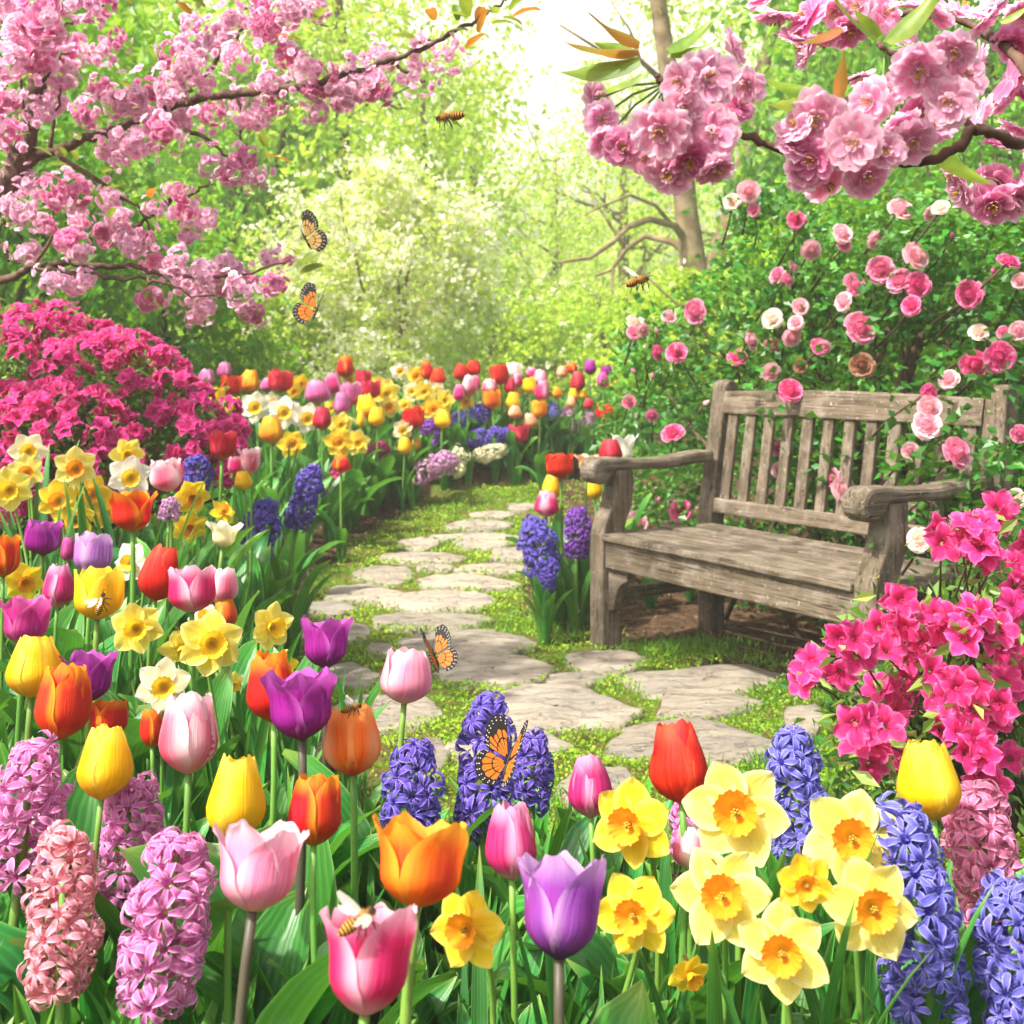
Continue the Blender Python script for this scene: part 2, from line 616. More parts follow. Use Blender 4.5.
for i, (x0, y0, x1, y1, lab) in enumerate(STONES):
    cx, cy, hw, hh = (x0 + x1) / 2, (y0 + y1) / 2, (x1 - x0) / 2, (y1 - y0) / 2
    n = 30
    ang = np.linspace(0, 2 * math.pi, n, endpoint=False)
    # an irregular many-cornered slab laid out on the ground
    kc = rs.integers(5, 8)
    ca = np.sort((np.arange(kc) + rs.uniform(-.3, .3, kc)) / kc * 2 * math.pi)
    cr = rs.uniform(.9, 1.06, kc)
    px = np.cos(ca) * cr
    py = np.sin(ca) * cr
    P = []
    for k in range(kc):
        q = (k + 1) % kc
        for s in np.linspace(0, 1, 6, endpoint=False):
            P.append((px[k] * (1 - s) + px[q] * s, py[k] * (1 - s) + py[q] * s))
    P = np.array(P)
    for _ in range(1):
        P = .5 * P + .25 * (np.roll(P, 1, 0) + np.roll(P, -1, 0))
    P += rs.normal(0, .024, P.shape)
    P /= np.abs(P).max(0)
    W = [at_ground(cx + a * hw * 1.08, cy + b * hh * 1.08 + 2) for a, b in P]
    c0 = sum(W, Vector()) / len(W)
    top = rs.uniform(.014, .022)
    loc = [(p.x - c0.x, p.y - c0.y) for p in W]
    POLY.append(np.array([(p.x, p.y) for p in W]))
    mb = MB()
    rows = []
    for sc, z in ((.99, -.05), (1.0, top - .014), (.985, top - .004), (.955, top), (.75, top + .002), (.4, top + .003), (.03, top + .002)):
        rows.append([(a * sc, b * sc, z + float(ground(c0.x + a * sc, c0.y + b * sc)) - c0.z + (rs.normal(0, .0012) if sc < .98 else 0)) for a, b in loc])
    mb.grid(rows, wrap=True)
    o = mb.build('flagstone', m_stone)
    o.location = c0
    tag(o, lab, 'flagstone', 'stepping stones of the garden path')


def in_poly(pts, poly):
    x, y = pts[:, 0], pts[:, 1]
    ins = np.zeros(len(pts), bool)
    j = len(poly) - 1
    for i in range(len(poly)):
        xi, yi = poly[i]
        xj, yj = poly[j]
        ins ^= ((yi > y) != (yj > y)) & (x < (xj - xi) * (y - yi) / (yj - yi + 1e-12) + xi)
        j = i
    return ins


# ------------------------------------------------------------------ creeping ground cover between the stones
def ground_cover():
    n = 150000
    y = 2.05 + 4.95 * rng.random(n) ** 1.6
    x = rng.uniform(-1.3, 1.7, n)
    P = np.stack([x, y], 1)
    lo = np.interp(y, _MY, _MX) + .13 - .2 * rng.random(n) ** 2
    hi = np.interp(y, _RY, _RX) + .3 * rng.random(n) ** 2
    keep = (x > lo) & (x < hi)
    patch = np.sin(x * 5.3 + y * 2.9) + np.sin(x * 3.1 - y * 6.7 + 1) + np.sin(x * 11 + y * 9) * .6
    keep &= patch > rng.uniform(-2.6, -.6, n)
    for poly in POLY:
        c = poly.mean(0)
        keep &= ~in_poly(P, c + (poly - c) * .99)
    x, y = x[keep], y[keep]
    n = len(x)
    hgt = .012 + .012 * np.sin(x * 17 + y * 13) * np.sin(y * 21 - x * 9) + rng.random(n) * .014
    P = np.stack([x, y, ground(x, y) + np.maximum(hgt, .003)], 1)
    A = rng.normal(size=(n, 3)) * [1, 1, .5] + [0, 0, .55]
    V, Q, U = leaves_np(P, A, .010 + .001 * (P[:, 1] - 2.3), .75, .2)
    me = np_mesh('ground_cover', V, Q, U, leaf_mat('creeping_thyme', '#6f9a1a', '#94b82c', .3, .5, val=.35, tint='#b9d634'))
    tag(put('ground_cover', me), kind='stuff')


ground_cover()


def grass_and_litter():
    m = leaf_mat('grass_blade', '#4f8a22', '#79ac35', .3, .5, val=.3, tint='#a8cf3a')
    # tufts of fine grass under and beside the bench and at the stones' edges
    c = []
    for px, py, k, s in [(650, 655, 260, .05), (680, 655, 300, .05), (700, 648, 220, .05), (600, 668, 160, .05), (575, 640, 140, .05), (740, 665, 160, .06), (770, 690, 150, .07),
                         (700, 690, 120, .05), (620, 668, 120, .05), (790, 705, 120, .07), (640, 690, 100, .06), (560, 625, 160, .05), (330, 575, 110, .05), (310, 590, 140, .05),
                         (350, 545, 110, .05), (500, 625, 140, .08), (530, 630, 140, .06), (800, 745, 140, .05), (760, 770, 120, .05), (720, 650, 160, .07), (820, 690, 160, .06)]:
        p = at_ground(px, py)
        q = rng.normal(size=(k, 2)) * [s * 1.6, s] + [p.x, p.y]
        c.append(q)
    c = np.concatenate(c)
    for poly in POLY:
        c = c[~in_poly(c, poly)]
    P = np.stack([c[:, 0], c[:, 1], ground(c[:, 0], c[:, 1])], 1)
    A = rng.normal(size=P.shape) * .45 + [0, 0, 1]
    V, Q, U = leaves_np(P, A, .05, .09, .1, .12)
    tag(put('grass', np_mesh('grass', V, Q, U, m)), kind='stuff')
    # bark chips and dry leaves lying on the bare soil
    n = 9000
    y = 2.4 + 5 * rng.random(n) ** 1.3
    x = rng.uniform(-1.7, 1.9, n)
    k = ~on_path(x, y) & ((np.interp(y, _MY, _MX) - x < .5) | (x > 0))
    x, y = x[k], y[k]
    P = np.stack([x, y, ground(x, y) + .004 + rng.random(len(x)) * .014], 1)
    A = rng.normal(size=P.shape) * [1, 1, .25]
    V, Q, U = leaves_np(P, A, .022, .5, .2)
    mm = leaf_mat('dry_litter', '#5d4433', '#8d745a', .1, .8, val=.55)
    tag(put('leaf_litter', np_mesh('leaf_litter', V, Q, U, mm)), kind='stuff')


grass_and_litter()


# ------------------------------------------------------------------ trees and woodland behind the beds
m_bark = plain_mat('bark', '#5f5040', .9, 0, 9, '#3a2f26', .1, .8)
m_bark_pale = plain_mat('pale_bark', '#8b7a62', .9, 0, 7, '#66563f', .1, .8)
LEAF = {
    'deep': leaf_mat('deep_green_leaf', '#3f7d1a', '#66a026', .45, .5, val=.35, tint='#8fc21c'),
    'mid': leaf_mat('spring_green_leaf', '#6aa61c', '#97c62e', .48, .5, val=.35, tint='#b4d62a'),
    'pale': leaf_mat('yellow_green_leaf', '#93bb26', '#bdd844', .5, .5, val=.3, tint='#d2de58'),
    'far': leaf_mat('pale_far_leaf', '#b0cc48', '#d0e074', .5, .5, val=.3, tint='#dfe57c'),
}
m_white_bloom = leaf_mat('white_blossom', '#e6e6cf', '#f3f0dd', .45, .6, val=.1)


def crown_mesh(name, n_clump, per, leaf, seed, squash=(1, 1, 1), spread=.14, hollow=.35):
    """A crown of leaves about one unit in radius: leaves in uneven clumps through an egg-shaped volume."""
    rg = np.random.default_rng(seed)
    d = unit(rg.normal(size=(n_clump, 3)))
    r = (hollow + (1 - hollow) * rg.random(n_clump)) ** .6
    lump = 1 + .22 * np.sin(d[:, 0] * 5 + seed) * np.sin(d[:, 2] * 4 + seed * 2) + .15 * np.sin(d[:, 1] * 7 + d[:, 2] * 5)
    C = d * (r * lump)[:, None] * np.array(squash)
    k = rg.integers(per // 2, per * 3 // 2, n_clump)
    idx = np.repeat(np.arange(n_clump), k)
    fl = np.array([1, 1, .55])
    P = C[idx] + rg.normal(size=(len(idx), 3)) * spread * rg.uniform(.6, 1.3, n_clump)[idx][:, None] * fl
    A = rg.normal(size=P.shape) + unit(C[idx]) * .5 + [0, 0, -.45]
    return leaves_np(P, A, leaf, .62, .25, .1, rg)


CROWN = {}
for key, args in {'a': (150, 52, .058, 3), 'b': (170, 46, .055, 11), 'c': (110, 46, .062, 29), 'd': (95, 56, .05, 41)}.items():
    CROWN[key] = crown_mesh('crown', *args)


def limbs(mb, base, top, r0, rg, crown_c, crown_r, n=7, fork=.35):
    """A tapered, slightly bent trunk with limbs that reach out into the crown."""
    base, top = Vector(base), Vector(top)
    pts, rad = [], []
    for i in range(9):
        t = i / 8
        j = Vector((rg.normal() * .03, rg.normal() * .03, 0)) * (top - base).length * (t * (1 - t)) * 2
        pts.append(base.lerp(top, t) + j)
        rad.append(r0 * (1.35 - .35 * min(1, t * 6)) * (1 - .72 * t) if t < .2 else r0 * (1 - .72 * t))
    mb.tube(pts, rad, 10)
    for k in range(n):
        t = fork + (1 - fork) * (k + rg.random()) / n * .9
        p = base.lerp(top, t)
        a = rg.uniform(0, 6.283)
        out = Vector((math.cos(a), math.sin(a), rg.uniform(.2, .8))).normalized()
        L = crown_r * rg.uniform(.6, 1.0)
        q = [p]
        d = out.copy()
        for s in range(6):
            d = (d + Vector((rg.normal() * .22, rg.normal() * .22, rg.normal() * .16 + .03))).normalized()
            q.append(q[-1] + d * L / 6)
        rr = r0 * (1 - .7 * t) * .5
        mb.tube(q, [rr * (1 - s / 7.5) for s in range(7)], 6)
        for s in (2, 3, 4):
            d2 = (q[s + 1] - q[s]).normalized() + Vector((rg.normal() * .6, rg.normal() * .6, rg.normal() * .4))
            d2.normalize()
            mb.tube([q[s], q[s] + d2 * L * .2, q[s] + (d2 + Vector((0, 0, .2))) * L * .36], [rr * .5, rr * .3, rr * .1], 5)


def tree(px, D, height, cr, tr, leaf, key, label, cz=.62, squash=1.0, name='tree', stems=1, bark=None, white=0, cat='tree', group='trees of the woodland', lean=0):
    x = (px - 512) / F * D
    z = float(ground(x, D)) - .05
    rg = np.random.default_rng(int(px * 7 + D * 31) % 99991)
    t = empty(name, (x, D, z), label, cat, group)
    mb = MB()
    cc = Vector((lean * .5, 0, height * cz))
    for s in range(stems):
        off = Vector((rg.normal() * .08, rg.normal() * .08, 0)) * (stems > 1) * height * .12
        tp = Vector((lean + (rg.normal() * cr * .4 if stems > 1 else 0), rg.normal() * cr * .2, height * .9))
        limbs(mb, off, tp, tr * (1 if stems == 1 else .62), rg, cc, cr, 8 if stems == 1 else 4, .22 if stems > 1 else .3)
    mb.build('trunk', bark or m_bark, t)
    V, Q, U = CROWN[key]
    a = rg.uniform(0, 6.28)
    R = np.array([[math.cos(a), -math.sin(a), 0], [math.sin(a), math.cos(a), 0], [0, 0, 1]])
    V2 = (V @ R.T) * [cr, cr, height * (1 - cz) * 1.05 * squash] + np.array(cc)
    V2[:, 2] = np.maximum(V2[:, 2], .05 + .1 * rng.random(len(V2)))
    # keep each leaf its own size although the crown is stretched
    ctr = V2.reshape(-1, 4, 3).mean(1, keepdims=True)
    sc = 1.0 / max(cr, 1e-3)
    loc = (V.reshape(-1, 4, 3) @ R.T)
    loc = loc - loc.mean(1, keepdims=True)
    size = {'tree': 2.1, 'shrub': 1.25}.get(cat, 1.7)
    V2 = (ctr + loc * size).reshape(-1, 3)
    me = np_mesh('crown', V2, Q, U, LEAF[leaf])
    put('crown', me, t)
    if white:
        n = white
        src = ctr[:, 0][rg.integers(0, len(ctr), n)]
        dd = src - np.array(cc)
        P = np.array(cc) + dd * 1.06 + rg.normal(size=(n, 3)) * .03
        P = np.repeat(P, 5, 0) + rg.normal(size=(n * 5, 3)) * .025
        V, Q, U = leaves_np(P, rg.normal(size=P.shape) + [0, -.3, .4], .055, .8, .15, 0, rg)
        tag(put('blossoms', np_mesh('blossoms', V, Q, U, m_white_bloom), t), kind='stuff')
    return t


# left side, behind the azalea and the cherry
tree(-20, 8.5, 4.0, 1.4, .13, 'mid', 'a', 'dark leafy tree at the left edge behind the blossoming cherry', cz=.55)
tree(95, 16, 6.6, 2.3, .12, 'mid', 'b', 'dark green tree showing between the cherry sprays above the pink azalea', cz=.55)
tree(238, 14, 4.9, 1.2, .11, 'mid', 'c', 'small many-stemmed tree standing behind the far left tulips', cz=.66, stems=4)
tree(200, 18, 7.6, 2.6, .16, 'pale', 'a', 'bright green tree behind the small many-stemmed tree', cz=.56)
tree(345, 15, 6.6, 2.1, .15, 'pale', 'b', 'bright spring green tree behind the two butterflies', cz=.6)
tree(330, 22, 9, 3.2, .22, 'pale', 'a', 'tall yellow green tree rising behind the cherry branch tip', cz=.62)
tree(425, 20, 6.2, 2.1, .14, 'pale', 'c', 'hazy pale tree left of the bright gap in the woodland', cz=.5)
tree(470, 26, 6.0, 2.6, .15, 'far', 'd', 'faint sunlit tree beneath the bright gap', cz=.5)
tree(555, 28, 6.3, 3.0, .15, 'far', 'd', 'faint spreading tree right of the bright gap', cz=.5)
# right side
tree(625, 24, 6.6, 2.0, .18, 'pale', 'd', 'open branched tree beyond the flying bee by the big trunk', cz=.55)
tree(885, 12.5, 5.6, 1.6, .14, 'mid', 'b', 'green tree behind the top of the rose bush', cz=.55)
tree(985, 10.5, 5.2, 2.1, .14, 'deep', 'a', 'dark green tree at the right edge behind the roses', cz=.52)
tree(760, 24, 10, 3.4, .2, 'pale', 'b', 'tall yellow green tree behind the big forked trunk', cz=.62)
tree(905, 19, 8.2, 3.0, .2, 'mid', 'a', 'tall green tree seen between the pink cherry blossoms on the right', cz=.6)
# shrubs
for a in [(395, 10.8, 2.4, .95, .04, 'far', 'a', 'white flowering shrub behind the far tulips and daffodils', 2000),
          (335, 12.0, 2.5, .9, .05, 'far', 'b', 'tall white flowering shrub below the lower butterfly', 1200),
          (480, 13.5, 1.6, 1.0, .05, 'pale', 'b', 'low green shrub behind the far red tulips', 0),
          (545, 14.5, 1.75, 1.1, .05, 'pale', 'a', 'pale sunlit shrub in the middle behind the tulips', 500),
          (612, 13.0, 1.6, .8, .05, 'pale', 'c', 'yellow green shrub left of the rose bush', 120),
          (150, 7.6, 1.6, .7, .05, 'mid', 'b', 'dark shrub just above the top of the left azalea', 0),
          (265, 11.5, 1.6, .8, .05, 'pale', 'c', 'bright green shrub beside the many-stemmed tree', 0),
          (45, 6.8, 1.9, .8, .05, 'deep', 'c', 'dark shrub behind the left edge of the azalea', 0),
          (705, 9.5, 1.35, .7, .05, 'pale', 'b', 'light green shrub beneath the big forked trunk', 60),
          (835, 7.2, 1.95, .6, .05, 'mid', 'a', 'light green shrub rising behind the bench roses', 40),
          (960, 6.8, 2.2, .95, .05, 'deep', 'b', 'dark green shrub behind the roses at the right', 0)]:
    tree(*a[:8], cz=.5, name='shrub', cat='shrub', group='shrubs behind the flower beds', white=a[8], stems=3)


def big_trunk_tree():
    """The old forked tree right of the bright gap with long bare arching limbs."""
    D = 14.0
    P = lambda px, py, d=D: at(px, py, d)
    base = P(705, 330)
    x, y = base.x, base.y
    z = float(ground(x, y)) - .1
    t = empty('tree', (x, y, z), 'old tree with a thick forked trunk and bare arching limbs behind the roses', 'tree', 'trees of the woodland')
    o = Vector((x, y, z))
    mb = MB()
    L = lambda pts: [P(*q) - o for q in pts]
    mb.tube([Vector((0, 0, 0))] + L([(703, 330), (694, 270), (686, 210), (681, 150), (668, 70), (655, -20), (650, -110)]), [.24, .2, .165, .14, .135, .115, .095, .07], 14)
    mb.tube(L([(704, 310), (715, 262), (729, 220), (748, 150), (762, 70), (790, -40)]), [.14, .12, .115, .1, .08, .05], 12)
    for pts, r in [([(690, 246, 14), (675, 226, 13.8), (650, 219, 13.6), (628, 227, 13.4), (612, 243, 13.2), (590, 258, 13), (560, 262, 13)], .055),
                   ([(692, 258, 14), (672, 242, 14.2), (645, 236, 14.3), (625, 250, 14.3), (612, 270, 14.2), (596, 276, 14)], .05),
                   ([(613, 268, 14.2), (612, 290, 14.1), (618, 316, 14)], .025), ([(625, 249, 14.3), (607, 220, 14.4), (590, 195, 14.5)], .028),
                   ([(675, 228, 13.8), (655, 205, 13.6), (630, 195, 13.4), (605, 205, 13.2), (585, 215, 13)], .03),
                   ([(684, 190, 14), (700, 150, 13.8), (735, 110, 13.4), (760, 60, 13)], .04), ([(672, 90, 14), (640, 60, 13.8), (600, 50, 13.6), (560, 25, 13.4)], .045),
                   ([(640, 60, 13.8), (630, 30, 13.7), (610, 0, 13.6)], .025)]:
        n = len(pts)
        mb.tube(L(pts), [r * (1 - .7 * i / (n - 1)) for i in range(n)], 8)
    mb.build('trunk', m_bark_pale, t)
    V, Q, U = CROWN['d']
    ctr = V.reshape(-1, 4, 3).mean(1, keepdims=True)
    V2 = (ctr * [2.3, 2.0, 1.5] + [1.5, .6, 6.2] + (V.reshape(-1, 4, 3) - ctr) * 2.2).reshape(-1, 3)
    V3 = (ctr * [1.6, 1.3, .7] + [-1.2, 1.2, 2.9] + (V.reshape(-1, 4, 3) - ctr) * 1.6)[::6].reshape(-1, 3)
    Q3 = Q[:len(V3) // 2]
    V, Q, U, M = join_np([(V2, Q, U, 0), (V3, Q3, U[:len(V3)], 0)])
    put('crown', np_mesh('crown', V, Q, U, LEAF['pale']), t)


big_trunk_tree()


def far_wood():
    """The wood that closes the view: one far mass of sunlit leaves, lower in the middle."""
    rg = np.random.default_rng(5)
    n = 1500
    th = rg.uniform(-.75, .75, n)
    R = rg.uniform(33, 46, n)
    x, y = R * np.sin(th), R * np.cos(th)
    top = 4.5 + 6.5 * sm(.03, .3, np.abs(th + .01)) + 1.2 * np.sin(th * 21) + .8 * np.sin(th * 47)
    z = rg.random(n) ** .8 * top
    C = np.stack([x, y, z], 1)
    k = 26
    P = np.repeat(C, k, 0) + rg.normal(size=(n * k, 3)) * [.8, .8, .42]
    P[:, 2] = np.maximum(P[:, 2], .2)
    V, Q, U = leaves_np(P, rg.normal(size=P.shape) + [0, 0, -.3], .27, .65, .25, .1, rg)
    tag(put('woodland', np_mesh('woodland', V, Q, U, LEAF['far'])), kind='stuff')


far_wood()
# ------------------------------------------------------------------ the weathered bench
def wood_mat(axis):
    m, nt = new_mat('weathered_wood_' + axis)
    tc = nd(nt, 'ShaderNodeTexCoord')
    r = nd(nt, 'ShaderNodeObjectInfo').outputs['Random']
    off = nd(nt, 'ShaderNodeVectorMath', operation='ADD')
    nt.links.new(tc.outputs['Object'], off.inputs[0])
    cb = nd(nt, 'ShaderNodeCombineXYZ', i_0=math_(nt, 'MULTIPLY', r, 9.0), i_1=math_(nt, 'MULTIPLY', r, 5.0), i_2=math_(nt, 'MULTIPLY', r, 7.0))
    nt.links.new(cb.outputs[0], off.inputs[1])
    mp = nd(nt, 'ShaderNodeMapping')
    nt.links.new(off.outputs[0], mp.inputs[0])
    s = [52, 52, 52]
    s['xyz'.index(axis)] = 3.2
    mp.inputs['Scale'].default_value = s
    g = nd(nt, 'ShaderNodeTexNoise', i_Scale=1.0, i_Detail=7.0, i_Roughness=.7, i_Distortion=.5)
    nt.links.new(mp.outputs[0], g.inputs['Vector'])
    mp2 = nd(nt, 'ShaderNodeMapping')
    nt.links.new(off.outputs[0], mp2.inputs[0])
    s2 = [150, 150, 150]
    s2['xyz'.index(axis)] = 7
    mp2.inputs['Scale'].default_value = s2
    g2 = nd(nt, 'ShaderNodeTexNoise', i_Scale=1.0, i_Detail=4.0)
    nt.links.new(mp2.outputs[0], g2.inputs['Vector'])
    bl = nd(nt, 'ShaderNodeTexNoise', i_Scale=11.0, i_Detail=6.0, i_Roughness=.65)
    nt.links.new(off.outputs[0], bl.inputs['Vector'])
    sp = nd(nt, 'ShaderNodeTexNoise', i_Scale=85.0, i_Detail=4.0)
    nt.links.new(off.outputs[0], sp.inputs['Vector'])
    c = mix(nt, ramp(nt, g.outputs[0], .3, .68), hx('#463d31'), hx('#786c5c'))
    c = mix(nt, math_(nt, 'MULTIPLY', ramp(nt, bl.outputs[0], .45, .7), .6), c, hx('#8f877a'))
    c = mix(nt, math_(nt, 'MULTIPLY', ramp(nt, bl.outputs[0], .5, .3), .45), c, hx('#4c4c35'))
    c = mix(nt, ramp(nt, g2.outputs[0], .42, .3), c, hx('#231d16'))
    c = mix(nt, math_(nt, 'MULTIPLY', ramp(nt, sp.outputs[0], .62, .72), .55), c, hx('#b3ae9f'))
    c = jitter(nt, c, .006, .12)
    hgt = math_(nt, 'ADD', math_(nt, 'MULTIPLY', g.outputs[0], .7), math_(nt, 'MULTIPLY', g2.outputs[0], .6))
    finish(nt, c, .88, 0, hgt, .8, .006, spec=.2)
    return m


WX, WY, WZ = wood_mat('x'), wood_mat('y'), wood_mat('z')
BL, BD = 1.15, .50
BO, BTH = Vector((.33, 4.03, 0)), -.98


def soften(o, wd=.006):
    recalc(o.data)
    b = o.modifiers.new('bevel', 'BEVEL')
    b.width, b.segments, b.limit_method, b.angle_limit = wd, 2, 'ANGLE', math.radians(35)
    for p in o.data.polygons:
        p.use_smooth = False
    return o


def arc(cx, cy, r, a0, a1, n):
    return [(cx + r * math.cos(math.radians(a0 + (a1 - a0) * i / n)), cy + r * math.sin(math.radians(a0 + (a1 - a0) * i / n))) for i in range(n + 1)]


def build_bench():
    b = empty('garden_bench', BO, 'weathered grey wooden garden bench with scrolled arms and slatted back under climbing roses', 'bench', rz=BTH)
    b.location.z = .022

    def piece(name, mb, m, wd=.006):
        return soften(mb.build(name, m, b, False), wd)
    for i, x in enumerate((0, BL)):
        # front leg: straight below the seat, swept back above it
        prof = [(-.045, -.03), (.042, -.03), (.042, .30), (.047, .36), (.062, .42), (.088, .475), (.094, .53), (.094, .604), (.018, .604), (.018, .545), (.004, .49), (-.026, .435), (-.043, .38), (-.045, .31)]
        piece('front_leg', MB().prism(prof, 'x', x - .037, x + .037), WZ)
        pb = [(BD - .036, -.03), (BD + .036, -.03), (BD + .036, .40), (BD + .108, .87), (BD + .106, .895), (BD + .09, .912), (BD + .064, .915), (BD + .046, .90), (BD + .04, .87), (BD - .036, .41)]
        piece('back_leg', MB().prism(pb, 'x', x - .036, x + .036), WZ)
        # arm with a rolled front end
        top = [(BD - .02, .655), (.40, .652), (.30, .641), (.2, .635), (.1, .640), (.03, .648)]
        prof = [(BD - .02, .612), (BD - .02, .655)] + top[1:] + arc(-.045, .604, .047, 80, 300, 12) + [(.0, .585), (.012, .602), (.1, .602), (.25, .597), (.38, .608)]
        piece('armrest', MB().prism(prof[::-1], 'x', x - .041, x + .041), WY, .012)
        piece('stretcher', MB().prism([(x - .018, .14), (x + .018, .14), (x + .018, .185), (x - .018, .185)], 'y', .043, BD - .037), WY)
        # curved bracket under the seat rail
        s = 1 if i == 0 else -1
        xx = x + s * .038
        br = [(xx, .2655), (xx + s * .105, .2655), (xx + s * .1, .232), (xx + s * .075, .222), (xx + s * .052, .2), (xx + s * .04, .168), (xx + s * .03, .13), (xx, .118)]
        if s < 0:
            br = br[::-1]
        piece('bracket', MB().prism(br, 'y', -.022, .018), WX, .004)
    piece('seat_rail', MB().prism([(-.036, .268), (.006, .268), (.006, .362), (-.036, .362)], 'x', .038, BL - .038), WX)
    piece('seat_rail', MB().prism([(BD - .03, .27), (BD + .0, .27), (BD + .0, .355), (BD - .03, .355)], 'x', .037, BL - .037), WX)
    y = -.052
    for k in range(5):
        wd = .086
        z = .364 - .010 * math.sin(k / 4 * math.pi)
        x0, x1 = (.039, BL - .039) if k == 0 else (-.03, BL + .03)
        if k == 4:
            x0, x1, wd = .037, BL - .037, .08
        piece('seat_slat', MB().prism([(y, z), (y + wd, z), (y + wd, z + .023), (y, z + .023)], 'x', x0 + rng.uniform(-.004, .004), x1), WX, .005)
        y += wd + .023
        if k == 0:
            y += .001

    def lean(z):
        return BD - .02 + (.108 - .036) * max(0, (z - .40) / .47) + .02
    def rail(z0, z1, th, crown=0):
        mb = MB()
        rows = []
        for t in np.linspace(0, 1, 13):
            x = .036 + (BL - .072) * t
            zz = z1 + crown * math.sin(math.pi * t)
            rows.append([(x, lean(z0) - th, z0), (x, lean(z0), z0), (x, lean(zz), zz), (x, lean(zz) - th, zz)])
        mb.grid(rows, wrap=True)
        return mb
    piece('top_rail', rail(.79, .872, .036, .012), WX)
    piece('bottom_rail', rail(.425, .478, .032), WX)
    n = 12
    for k in range(n):
        x = .036 + (BL - .072) * (k + .5) / n
        hw = .022 + rng.uniform(-.0015, .0015)
        sl = MB()
        sl.grid([[(x - hw, lean(z) - .026, z), (x + hw, lean(z) - .026, z), (x + hw, lean(z) - .008, z), (x - hw, lean(z) - .008, z)] for z in (.477, .6, .791)], wrap=True)
        piece('back_slat', sl, WZ, .003)


build_bench()
# ------------------------------------------------------------------ flower parts
m_stem = leaf_mat('flower_stem', '#5f8f35', '#7fae4c', .15, .5, 'object', 0, .2)
m_stem_dark = leaf_mat('purple_stem', '#45423a', '#57533e', .1, .5, 'object', 0, .15)
m_tleaf = leaf_mat('tulip_leaf', '#1f6128', '#3d8c33', .3, .36, 'object', 9, .25, tint='#7fc62e')
m_dleaf = leaf_mat('daffodil_leaf', '#1d5a26', '#3a8030', .28, .38, 'object', 5, .25, tint='#78bb30')
m_hleaf = leaf_mat('hyacinth_leaf', '#2a6c22', '#4d9a30', .3, .33, 'object', 6, .2, tint='#8ccb33')
m_anther = plain_mat('anther', '#3a2a24', .7)
m_stamen = plain_mat('yellow_stamen', '#caa52c', .6, .2)
m_spathe = plain_mat('papery_spathe', '#a58a5a', .7, .3)

VAR = {
    'red': dict(base='#d81e1c', edge='#ef4a34', foot='#c8321c', streak='#b31016', trans=.35),
    'redorange': dict(base='#e2331a', edge='#f59a22', foot='#e07a1c', streak='#cf1f22', e0=.62, flame='#d92a2c'),
    'crimson': dict(base='#d02442', edge='#e24a66', foot='#d8843c', streak='#b01838'),
    'pink': dict(base='#e0588c', edge='#f6c2d2', foot='#f0d6c8', streak='#d23a74', e0=.35),
    'pinkwhite': dict(base='#ee9db6', edge='#fae3e6', foot='#f0b4a8', streak='#e0708f', e0=.3, flame='#d84a70'),
    'palepink': dict(base='#f0a3c0', edge='#f8cdd9', foot='#f2c8b8', streak='#e286ab', e0=.45),
    'hotpink': dict(base='#e23f86', edge='#f7bcd3', foot='#f0b0bc', streak='#c9256a', e0=.42, flame='#d21f62'),
    'magenta': dict(base='#cf3a96', edge='#e06ab2', foot='#e2a0bc', streak='#b6247f'),
    'magentapink': dict(base='#d63784', edge='#f0a0c6', foot='#e8b0b8', streak='#b81d66', e0=.5),
    'purple': dict(base='#a8249c', edge='#c45cbc', foot='#8a1a78', streak='#861578', e0=.72),
    'violet': dict(base='#a85abf', edge='#d5a8de', foot='#5a2a6a', streak='#8b3da8', e0=.62, flame='#a03aa6'),
    'lavender': dict(base='#c487d0', edge='#e0bce4', foot='#d6a0c8', streak='#a964bd', e0=.5),
    'mauve': dict(base='#cf6aa8', edge='#e29cc8', foot='#d8a0b4', streak='#b9498d'),
    'orange': dict(base='#f0851c', edge='#f9b032', foot='#e88a1c', streak='#e5641c', e0=.5, flame='#d9482c'),
    'apricot': dict(base='#f68c22', edge='#f9b45c', foot='#ea5c1a', streak='#ee6418', e0=.7, flame='#f9c68c'),
    'yellow': dict(base='#f6cf16', edge='#fbe04a', foot='#e9c31a', streak='#f2bd10', e0=.5),
    'gold': dict(base='#f2ae1a', edge='#f8c83c', foot='#e8a020', streak='#e58a1c', flame='#e9862a'),
    'peach': dict(base='#f3b888', edge='#f8d6b8', foot='#f0c080', streak='#ee9a6c'),
    'cream': dict(base='#f4ecc4', edge='#faf6e2', foot='#d8d49a', streak='#ece0a8'),
    'white': dict(base='#f2f0e6', edge='#faf9f4', foot='#d9dbb4', streak='#e6e2d4'),
}
DAFF = {  # petal, cup
    'pale': (dict(base='#f6ee7a', edge='#faf4a8', foot='#f2dc32', streak='#f0e258', trans=.42), '#f08a16', '#f4a028'),
    'deep': (dict(base='#f8dc30', edge='#fae766', foot='#f2cc1e', streak='#f2d020', trans=.42), '#f0921a', '#f6ae2c'),
    'lemon': (dict(base='#f7e860', edge='#faf29a', foot='#f4d834', streak='#f2dd44', trans=.42), '#f5c81c', '#f8d83a'),
    'gold': (dict(base='#f6dc28', edge='#f9e95c', foot='#f2cc1e', streak='#f2d024', trans=.42), '#f0a81c', '#f4bc30'),
    'white': (dict(base='#f5f3e6', edge='#fbfaf4', foot='#eceac0', streak='#ebe8d6', trans=.4), '#f4c41c', '#f8d440'),
    'whitepale': (dict(base='#f7f3cc', edge='#fbf8e2', foot='#f2e68c', streak='#f0eab4', trans=.4), '#f2b81c', '#f6cc38'),
}


